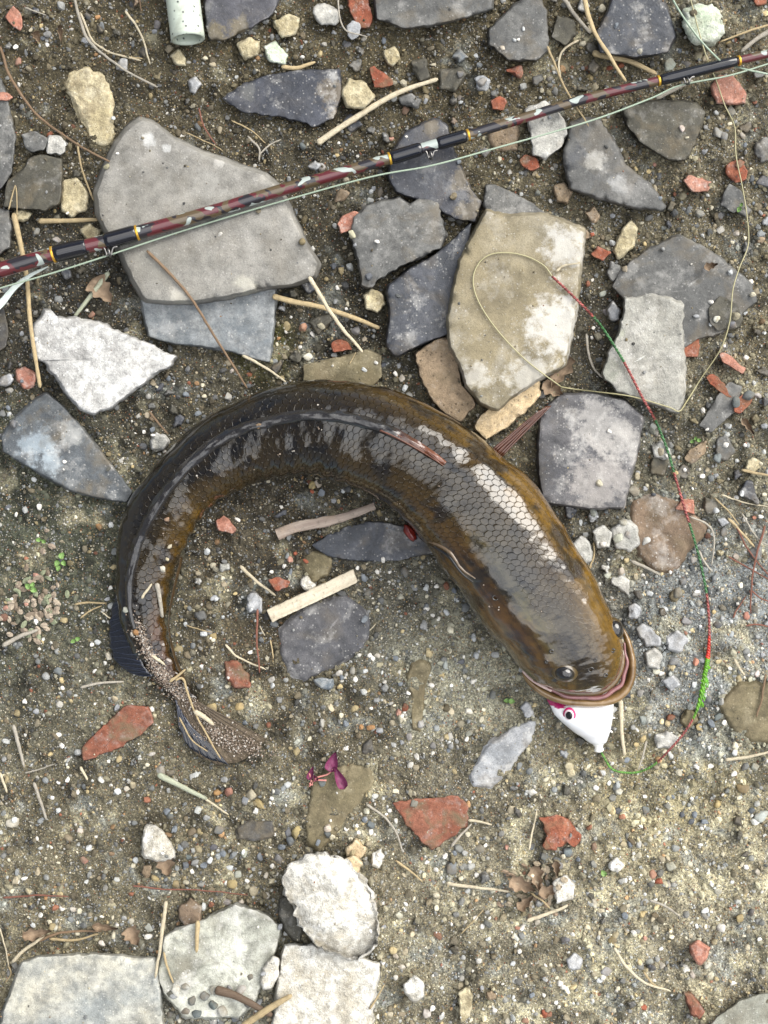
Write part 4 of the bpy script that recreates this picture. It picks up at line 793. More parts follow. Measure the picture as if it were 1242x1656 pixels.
# gill cover edge and folded near pectoral fin
def surfpath(pts, n, lift=0.0):
    c = catmull(pts, n); q = np.array([onfish(*p)[0] for p in c]); 
    k_ = np.ones(11) / 11; q2 = q.copy()
    for a in range(3): q2[:, a] = np.convolve(np.pad(q[:, a], 5, 'edge'), k_, 'valid')
    q2[:, 2] += lift; return q2
tt = np.linspace(0, 1, 50)
v_, f_ = tube(surfpath([(668,867),(690,874),(712,882),(730,895),(740,910),(752,925),(772,938)], 50, .0003), (.8 + 1.6 * np.sin(np.pi * tt)) * S, 8, flat=.5); child('gill_cover_edge', v_, f_, M_pale)  # pale rim of the gill cover, its highlight put into the colour
v_, f_ = tube(surfpath([(666,871),(690,879),(710,887),(727,900),(737,915),(749,930),(768,943)], 50, .0001), (1.0 + 1.8 * np.sin(np.pi * tt)) * S, 8, flat=.5); child('gill_slit_shade', v_, f_, M_eye)  # black tube standing in for the shade inside the gill groove
v_, f_ = blob(P(663, 862, .011), 15 * S, 8 * S, 9 * S, (.55, -.85, 0), 4, .2); child('pectoral_fin_base', v_, f_, M_red)
# fins made of rays joined by a membrane
def finmesh(a_pts, b_pts, nray, za, zb, mat, name, rr=.9, memb=True, wav=.6, matr=None, taper=.3):
    A = catmull(a_pts, nray * 3 + 1); B = catmull(b_pts, nray * 3 + 1); parts = []; nn = len(A)
    m = 12; T = np.linspace(0, 1, m)
    G = np.zeros((nn, m, 3))
    for k in range(nn):
        for q_, t_ in enumerate(T):
            x, y = A[k] * (1 - t_) + B[k] * t_; 
            x += wav * 2 * math.sin(k * .9 + t_ * 4); y += wav * 2 * math.cos(k * .7 + t_ * 5)
            z = za * (1 - t_) + zb * t_ + wav * 0.4e-3 * math.sin(k * 2.1); G[k, q_] = P(x, y, z)
    Vm = G.reshape(-1, 3); Fm = [[k * m + q_, k * m + q_ + 1, (k + 1) * m + q_ + 1, (k + 1) * m + q_] for k in range(nn - 1) for q_ in range(m - 1)]
    th_ = .35e-3; Vt = Vm + [0, 0, th_]; nV = len(Vm)
    Fm2 = Fm + [[nV + z for z in q_[::-1]] for q_ in Fm]
    bnd = [k * m for k in range(nn)] + [(nn - 1) * m + q_ for q_ in range(1, m)] + [k * m + m - 1 for k in range(nn - 2, -1, -1)] + list(range(m - 2, 0, -1))
    Fm2 += [[bnd[a], bnd[(a + 1) % len(bnd)], nV + bnd[(a + 1) % len(bnd)], nV + bnd[a]] for a in range(len(bnd))]
    fin = child(name, np.vstack([Vm, Vt]), Fm2, mat)
    for k in range(0, nn, 3):
        v_, f_ = tube(G[k] + [0, 0, .45e-3], np.linspace(rr, rr * taper, m) * S, 6)
        r_ = child('fin_ray', v_, f_, matr or mat, parent=fin)
    return fin
M_ray = wet('fin_ray', (.022, .026, .042), .3, .2)
finmesh([(203,950),(203,985),(213,1030),(232,1075),(245,1093)], [(188,958),(178,1000),(177,1035),(186,1068),(212,1090)], 17, 8e-3, 4e-3, M_fin, 'rear_dorsal_fin', rr=1.1, matr=M_ray)
finmesh([(283,1122),(292,1130),(300,1136),(308,1135),(316,1132)], [(296,1192),(322,1222),(362,1236),(405,1222),(432,1196)], 15, 3.5e-3, 3.2e-3, M_finmud, 'tail_fin', rr=1.5, matr=plain('muddy_ray', (.10, .075, .05), .6, .4, 0, .5, 500, .7))
finmesh([(284,1130),(290,1145),(300,1165)], [(290,1175),(310,1212),(372,1240)], 9, 4.2e-3, 3.6e-3, M_fin, 'tail_fin_edge', rr=1.3, matr=M_ray)
finmesh([(795,728),(802,734),(811,738)], [(873,664),(883,658),(890,656)], 4, 16e-3, 14e-3, M_finb, 'far_pectoral_fin', rr=2.2, wav=.2, matr=wet('fin_ray_brown', (.08, .025, .010), .3), taper=.5)
# anal fin: brown rays along the inner side near the tail
finmesh([(292,900),(278,960),(272,1010),(280,1060),(295,1100)], [(296,903),(281,965),(274,1010),(285,1062),(301,1100)], 16, 5e-3, 3e-3, wet('anal_fin_skin', (.05, .03, .012), .3, .6), 'anal_fin', rr=1.0, wav=.1, matr=wet('anal_ray', (.06, .035, .015), .3))
# folded long dorsal fin lying along the back
dl = [(721,753),(700,737),(670,718),(640,702),(605,688),(565,676),(520,671),(470,674),(425,684),(385,696),(350,714),(318,740),(290,768),(264,800),(243,836),(226,870),(215,905),(209,945),(210,985),(218,1020)]
sp = surfpath(dl, 260, .0006); ts = np.linspace(0, 1, 260)
Tn = np.gradient(sp, axis=0); Tn /= np.linalg.norm(Tn, axis=1)[:, None]; side = np.stack([Tn[:, 1], -Tn[:, 0], np.zeros(260)], 1)   # towards the outer side when going tailward?
wd = (2.2 + 5.0 * np.clip(ts * 5, 0, 1)**.7 * np.clip((1 - ts) * 6, 0, 1)) * S * (1 + .15 * fbm(ts * 30, ts, seed=4))
prof = [(-1.25, -.5), (-.95, .25), (-.55, .85), (-.2, .55), (.15, 1.05), (.5, .55), (.95, .0), (1.3, -.7)]
Vd = np.zeros((260, len(prof), 3))
for k, (a, b) in enumerate(prof): Vd[:, k] = sp + side * (a * wd)[:, None] + np.array([0, 0, 1.]) * ((b * (.6 + .4 * vnoise(ts * 60, ts * 0 + k, seed=9))) * wd + .0002)[:, None]
np_ = len(prof); Fd = [[a * np_ + b, a * np_ + b + 1, (a + 1) * np_ + b + 1, (a + 1) * np_ + b] for a in range(259) for b in range(np_ - 1)]
tcol = np.clip((ts - .05) / .12, 0, 1)[:, None]; dcol = np.repeat(np.array([.13, .042, .018]) * (1 - tcol) + np.array([.014, .012, .011]) * tcol, np_, 0)
n_ = N('dorsal_fin_skin'); M_df = n_.set(Base_Color=n_.attr(), Roughness=.18, Coat_Weight=.6, Normal=n_.bump(n_.noise(n_.geo(), 500, 4, .6), .0006, .5))
child('dorsal_fin', Vd.reshape(-1, 3), Fd, M_df, col=dcol)
for k in range(3):
    v_, f_ = tube(surfpath([(721 - k, 754 - k), (690 - k * 3, 732 + k), (650 - 4 * k, 707 + k), (612, 691 + k * 2)], 40, .0012 + .0004 * k), np.linspace(.7, 1.6, 40) * S, 6)
    child('fin_spine', v_, f_, M_finb)

# ------------------------------------------------------------------ lure
lure = bpy.data.objects.new('fishing_lure', None); COL.objects.link(lure); LC = P(940, 1165, 0); lure.location = LC
tag(lure, 'white lure with magenta ringed eye sticking out of the fish mouth', 'lure')
LP = [((955,1085),(935,1085)),((985,1105),(892,1108)),((993,1128),(884,1128)),((992,1142),(890,1142)),((991,1156),(897,1156)),((989,1170),(911,1170)),((986,1184),(928,1184)),((983,1193),(942,1193)),((980,1200),(951,1200)),((974,1204),(959,1204))]
LV, lo, li_, lh, lth, lcs = loft(LP, [2,3,4.5,6.2,7.6,8.0,6.8,5.4,4.2,2.5], 90, 48, 2.1, base=.0012)
def lmesh(name, v, f, mat, col=None, parent=lure):
    return link(name, mesh(name, np.asarray(v, float) - LC, f, mat, True, col), parent)
lz = LV.reshape(-1, 3); kk = (H - lz[:, 2]) / H * S; lx = lz[:, 0] / kk + CX; ly = -lz[:, 1] / kk + CY
lc = np.tile([.80, .80, .80], (len(lz), 1))
patch = ((lx - (888 + (ly - 1125) * .62)) > -3) & (ly < 1146 - (lx - 905)**2 * .012) & (lx < 912) & (lx > 886) & (lz[:, 2] > .005)
patch |= (lx < 917) & (ly < 1141) & (lz[:, 2] > .005)
lc[patch] = [.36, .01, .10]
n_ = N('lure_paint'); M_l = n_.set(Base_Color=n_.mix(n_.ramp(n_.noise(n_.geo(), 200, 4, .6), [(.5, 0), (.8, .25)]), n_.attr(), (.55, .53, .48)), Roughness=.25, Coat_Weight=.5)
nu_, nv_ = 90, 48; i, j = np.meshgrid(np.arange(nu_ - 1), np.arange(nv_), indexing='ij'); j2 = (j + 1) % nv_
LF = np.stack([i * nv_ + j, i * nv_ + j2, (i + 1) * nv_ + j2, (i + 1) * nv_ + j], -1).reshape(-1, 4)
lmesh('body', lz, LF, M_l, lc)
def lsurf(px, py):
    m_ = lz[:, 2] > .006; k = np.where(m_)[0][np.argmin((lx[m_] - px)**2 + (ly[m_] - py)**2)]; return lz[k]
ec = lsurf(921, 1155); nE = np.array([-.35, -.2, .9]); nE /= np.linalg.norm(nE)
ex1 = np.cross(nE, [0, 1, 0]); ex1 /= np.linalg.norm(ex1); ey1 = np.cross(nE, ex1)
def disc(c, r, h, asp=1.2, n=28):
    th = np.linspace(0, 2 * np.pi, n, endpoint=False); v = [c + nE * h * .6e-3 * (0 if q_ == 0 else 1) + (math.cos(a) * ex1 + asp * math.sin(a) * ey1) * r * S * (1 if q_ < 2 else .8) + (nE * .0002 if q_ == 2 else 0) for q_ in (0, 1, 2) for a in th]
    v.append(c + nE * (h * .6e-3 + .0003)); f = []
    for q_ in range(2):
        for b in range(n): f.append([q_ * n + b, q_ * n + (b + 1) % n, (q_ + 1) * n + (b + 1) % n, (q_ + 1) * n + b])
    f += [[2 * n + b, 2 * n + (b + 1) % n, 3 * n] for b in range(n)]; return v, f
le = lmesh('eye', *disc(ec - nE * .0002, 10.0, 1.1), plain('eye_magenta', (.50, .015, .13), .3))
lmesh('eye_white', *disc(ec - nE * .0002, 7.6, 1.9), plain('eye_white', (.75, .6, .62), .3), parent=le)
lmesh('pupil', *disc(ec - nE * .0002, 5.4, 2.7), plain('eye_black', (.01, .01, .01), .15), parent=le)
v_, f_ = tube(catmull([P(967,1198,.005), P(968,1204,.005), P(968.5,1210,.005), P(969,1216,.0045)], 14), np.array([9,10.2,10.6,10.4,9.6,8.6,7.6,7,7,7.4,8,8.2,7,3.5]) * S * .95, 16, flat=.8); lmesh('nose_cap', v_, f_, M_l, np.tile([.78, .76, .70], (len(v_), 1)))
for k, (a, b) in enumerate([((984,1160),(994,1161)), ((984,1182),(990,1184))]):
    v_, f_ = tube(np.array([P(*a, .008), P((a[0] + b[0]) / 2, a[1], .0085), P(*b, .008)]), 1.6 * S, 8); lmesh('rib', v_, f_, M_l, np.tile([.78, .76, .72], (len(v_), 1)))

# ------------------------------------------------------------------ rod
RC = [(-120,470),(-40,449),(0,437),(88,411),(150,396),(220,377),(330,346),(450,309),(560,277),(631,256),(700,235),(755,219),(850,190),(950,159),(1067,130),(1130,114),(1195,98),(1242,87),(1300,73),(1380,55)]
RR = [15,14.2,13.6,13,12.6,12.2,11.4,10.6,10,9.6,9.3,9,8.6,8.2,7.8,7.6,7.4,7.2,7,6.6]
RZ = [24,23.5,23,22.5,22,21.5,20.5,19.5,19,18.5,18,17.8,17.5,17.2,17,16.8,16.5,16.5,16.3,16]
rod = bpy.data.objects.new('fishing_rod', None); COL.objects.link(rod); RO = P(620, 259, 0); rod.location = RO
tag(rod, 'camouflage painted fishing rod lying across the top of the rubble', 'fishing rod')
rc = catmull(RC, 500); rr_ = catmull([[x, 0] for x in RR], 500)[:, 0] * .89; rz = catmull([[x, 0] for x in RZ], 500)[:, 0] * 1e-3
rp = np.array([P(x, y, z) for (x, y), z in zip(rc, rz)])
def rod_at(x): return np.array([np.interp(x, rc[:, 0], rp[:, k]) for k in range(3)]), np.interp(x, rc[:, 0], rr_)
def rchild(name, v, f, mat, parent=rod, **k): return link(name, mesh(name, np.asarray(v, float) - RO, f, mat, True, **k), parent)
def seg(x0, x1, n, fr_, ns=20):
    xs = np.linspace(x0, x1, n); path = np.array([rod_at(x)[0] for x in xs]); r = np.array([rod_at(x)[1] for x in xs]); t = np.linspace(0, 1, n); return tube(path, fr_(t, r) * S, ns)
n_ = N('camo_paint'); p_ = n_.vm('MULTIPLY', n_.geo(), (1, 1.7, 1)); 
a_ = n_.noise(n_.vm('ADD', p_, (3, 1, 0)), 62, 2.2, .5, .7); b_ = n_.noise(n_.vm('ADD', p_, (9, 4, 2)), 88, 2, .5, .5); c_ = n_.noise(n_.vm('ADD', p_, (1, 7, 5)), 95, 1.6, .5, .6)
cm = n_.mix(n_.ramp(a_, [(.49, 0), (.495, 1)], 'LINEAR'), (.085, .010, .013), (.085, .058, .028))
cm = n_.mix(n_.ramp(b_, [(.55, 0), (.556, 1)]), cm, (.014, .011, .014)); cm = n_.mix(n_.ramp(c_, [(.60, 0), (.606, 1)]), cm, (.33, .37, .34))
M_camo = n_.set(Base_Color=cm, Roughness=.3, Coat_Weight=.5, Coat_Roughness=.08)
M_blk = plain('black_thread_wrap', (.006, .006, .009), .16, .4, coat=.4); M_gold = plain('gold_thread', (.60, .34, .04), .3, .5, .6); M_met = plain('guide_metal', (.22, .21, .20), .35, .5, 1.0)
rchild('blank', *seg(-110, 1370, 320, lambda t, r: r, 24), M_camo)
swell = lambda k: (lambda t, r: r + k * np.clip(np.minimum(t, 1 - t) * 9, 0, 1)**.5)
for x0, x1, sw in [(88, 140, 1.8), (170, 221, 2.2), (631, 682, 2.4), (707, 754, 2.2), (1067, 1192, 2.0)]:
    rchild('thread_wrap', *seg(x0, x1, 40, swell(sw), 24), M_blk)
for x in (86, 222, 630, 757, 1065, 1195):
    rchild('gold_trim', *seg(x - 1.6, x + 1.6, 6, lambda t, r: r + 1.4, 24), M_gold)
def guide(x, dxr, rad, foot):
    c, r = rod_at(x); dn = np.array([0.05, -1, 0]); 
    base = c + dn * r * S * .8; rc_ = base + dn * rad * 1.5 * S + np.array([0, 0, .001])
    th = np.linspace(0, 2 * np.pi, 29); ring = np.array([rc_ + rad * S * (math.cos(a) * np.array([.35, -.9, .0]) + math.sin(a) * np.array([.25, .1, .95])) for a in th])
    g_ = rchild('line_guide', *tube(ring, 1.5 * S, 8), M_met)
    for s_ in (-1, 1):
        pt = catmull(np.array([c + np.array([s_ * foot * S, -r * S * .9, .001]), base + np.array([s_ * foot * .5 * S, -rad * .5 * S, .0012]), rc_ + np.array([s_ * rad * .4 * S, -rad * .8 * S, 0])]), 12)
        rchild('guide_leg', *tube(pt, 1.5 * S, 8), M_met, parent=g_)
    return rc_
g1 = guide(176, 0, 7, 14); g2 = guide(695, 0, 6, 12); g3 = guide(1110, 0, 5, 12)

# ------------------------------------------------------------------ line
LINE = bpy.data.materials.new('x'); bpy.data.materials.remove(LINE)
n_ = N('line_fibre'); LM = n_.set(Base_Color=n_.attr(), Roughness=.45)
def lift_path(pts, n, add, zmin=None):
    c = catmull(pts, n); z = np.array([top_at(x, y) for x, y in c]) + add
    for _ in range(3):
        zp = np.pad(z, 6, 'edge'); zm = np.array([zp[a:a + 13].max() for a in range(len(z))]); z = np.maximum(z, np.convolve(np.pad(zm, 6, 'edge'), np.ones(13) / 13, 'valid') * .98)
    return np.array([P(x, y, q_) for (x, y), q_ in zip(c, z)])
def braid(path, r, turns, cols, name, label):
    n = len(path); T = np.gradient(path, axis=0); T /= np.linalg.norm(T, axis=1)[:, None]; A = np.cross(T, [0, 0, 1.]); A /= np.linalg.norm(A, axis=1)[:, None]; B = np.cross(A, T)
    root = bpy.data.objects.new(name, None); COL.objects.link(root); root.location = (*path[n // 2][:2], 0); tag(root, label, 'fishing line'); c0 = np.array(root.location)
    for s_ in range(2):
        ph = np.linspace(0, turns * 2 * np.pi, n) + s_ * np.pi
        q_ = path + r[:, None] * .75 * (np.cos(ph)[:, None] * A + np.sin(ph)[:, None] * B)
        v_, f_ = tube(q_, r * .85, 6); o = link('strand', mesh('strand', v_ - c0, f_, LM, True, np.repeat(cols * (1 - .2 * s_), 6, 0)), root)
    return root
mono = lift_path([(893,447),(880,430),(855,416),(825,409),(795,411),(775,425),(765,452),(774,488),(805,535),(850,582),(900,620),(915,627),(960,633),(1020,641),(1080,658),(1098,665),(1110,650),(1135,610),(1165,565),(1180,520),(1185,470),(1195,435),(1210,395),(1208,350),(1200,300),(1190,250),(1188,205),(1172,170),(1158,130),(1145,100),(1130,50),(1112,-20)], 520, .0012)
v_, f_ = tube(mono, 1.0 * S, 7); o = link('leader_line', None, None); bpy.data.objects.remove(o)
o = link('leader_line', mesh('leader_line', v_, f_, LM, True, np.tile([.34, .31, .17], (len(v_), 1)))); tag(o, 'pale looping line over the tan slab and up the right side', 'fishing line')
bp = lift_path([(893,447),(930,482),(968,522),(1000,570),(1018,602),(1040,645),(1060,680),(1080,730),(1093,775),(1108,825),(1122,870),(1135,920),(1144,970),(1147,1020),(1145,1060),(1140,1090),(1128,1145),(1110,1180),(1085,1210),(1060,1235),(1035,1248),(1008,1249),(988,1242),(972,1216)], 640, .0018)
ys = -bp[:, 1] / S + CY; xs = bp[:, 0] / S + CX
G_ = np.array([.05, .15, .05]); R_ = np.array([.28, .07, .06]); BG = np.array([.11, .30, .015]); RB = np.array([.55, .035, .02])
cols = np.zeros((640, 3))
for k in range(640):
    y = ys[k]
    if y < 515: c = R_
    elif y < 592: c = G_
    elif y < 680: c = R_
    elif y < 765: c = G_
    elif y < 845: c = R_
    elif y < 960: c = G_
    elif y < 1028: c = R_
    elif y < 1064: c = RB
    elif y < 1160: c = BG
    elif xs[k] > 1062: c = R_
    else: c = np.array([.10, .24, .04])
    cols[k] = c * (.5 + .9 * R.rand())
rad = (np.interp(ys, [440, 1020, 1050, 1062, 1090, 1140, 1160], [1.5, 1.5, 2.0, 2.7, 2.7, 1.8, 1.3])) * S
braid(bp, rad, 95, cols, 'braided_line', 'red and green braided line running down the right side to the lure')
# short frayed fibres at the bright knot
parts = []
for k in range(46):
    t = R.rand(); x, y = np.array([1144, 1072]) * (1 - t) + np.array([1131, 1142]) * t; a = R.uniform(-1, 1); d = np.array([a * 7, R.uniform(4, 12)])
    z = top_at(x, y) + .003; parts.append(tube(np.array([P(x, y, z), P(x + d[0] * .6, y + d[1] * .5, z + .0012), P(x + d[0], y + d[1], z + .001)]), .8 * S, 4))
v_, f_ = merge(parts); o = link('knot_fibre', mesh('knot_fibre', v_, f_, LM, True, np.tile([.14, .42, .02], (len(v_), 1)))); tag(o, 'bright green frayed fibres on the knot of the braided line', 'fishing line', kind='stuff')
rl = [(-60,484,17),(0,466,19),(90,440,19),(172,414,20),(300,372,18),(450,327,17),(600,286,17),(697,268,16.5),(800,240,16),(950,197,15),(1050,160,15),(1100,138,15),(1180,122,15),(1260,98,15),(1330,80,14)]
pth = catmull(np.array([P(x, y, z * 1e-3) for x, y, z in rl]), 260); v_, f_ = tube(pth, 1.4 * S, 7)
n_ = N('rod_line'); M_rl = n_.set(Base_Color=(.30, .37, .28), Roughness=.5, Normal=n_.bump(n_.noise(n_.geo(), 1500, 2), .0005, .6))
o = link('rod_line', mesh('rod_line', v_, f_, M_rl)); tag(o, 'pale green braid running just below the rod through its guides', 'fishing line')
for pts, lb in [([(1078,-20),(1100,20),(1130,62),(1158,92),(1172,105)], 'pale green line end crossing the green stone at the top right'), ([(1180,105),(1205,112),(1250,121),(1290,124)], 'pale green line end leaving the rod at the right edge')]:
    v_, f_ = tube(lift_path(pts, 60, .012), 1.6 * S, 6); o = link('line_end', mesh('line_end', v_, f_, M_rl)); tag(o, lb, 'fishing line')

# ------------------------------------------------------------------ sticks, straws, twigs
CN = {'tan': (.46, .36, .20), 'pale': (.60, .53, .38), 'brown': (.20, .13, .075), 'grey': (.40, .37, .31), 'reddish': (.22, .085, .055), 'green': (.40, .43, .32), 'dark': (.10, .065, .04)}
def stick(kind, pts, wpx, cname, base=None, label=None, onf=False, add=.0008, flat=.7, hollow=False, z=None, knob=0):
    pts = np.array(pts, float); L = np.linalg.norm(np.diff(pts, axis=0), axis=1).sum(); n = int(np.clip(L / 4, 10, 70))
    if z is not None:
        c = catmull(pts, n); path = np.array([P(x, y, z * 1e-3) for x, y in c])
    elif onf: path = surfpath(pts, n, wpx * .4 * S)
    else: path = lift_path(pts, n, add + wpx * .4 * S)
    t = np.linspace(0, 1, n); sd_ = R.randint(999)
    wob = fbm(t * L / 22, t * 0 + .5, seed=sd_, oct=3); path[:, 0] += wob * 1.4 * S * (wpx < 9); path[:, 1] += np.roll(wob, n // 3) * 1.4 * S * (wpx < 9)
    path[:, 2] += np.abs(fbm(t * 2, t * 0 + 1.5, seed=sd_ + 3)) * .0012
    r = wpx / 2 * S * (1 - .35 * t) * (1 + .14 * fbm(t * L / 14, t, seed=sd_ + 7, oct=2)); r[0] *= .55; r[-1] *= .45
    v_, f_ = tube(path, r, 8 if wpx > 3 else 6, flat=flat)
    ns = 8 if wpx > 3 else 6
    uvv = np.stack([np.repeat(t * L / 60, ns), np.tile(np.arange(ns) / ns, n)], -1)
    c0 = path[n // 2].copy(); c0[2] = 0
    o = link(kind, mesh(kind, v_ - c0, f_, STICK, True, None, uvv)); o.location = c0
    b = CN[cname]; k = R.uniform(.85, 1.15); o.color = (b[0] * k, b[1] * k, b[2] * k, 1)
    m = pts.mean(0)
    nm = {'straw': 'straw', 'twig': 'twig', 'root_fibre': 'root fibre', 'reed': 'reed', 'wood_splinter': 'splinter'}.get(kind, kind)
    if label is None:
        label = uniq(f"{base or ''} {cname} {nm}".strip(), m[0], m[1])
        if label is None: label = f"{base or ''} {cname} {nm} lying on the gravel".strip()
    tag(o, label, nm, {'straw': 'dry straws on the rubble', 'twig': 'twigs on the rubble', 'root_fibre': 'thin root fibres on the soil'}.get(kind))
    return o
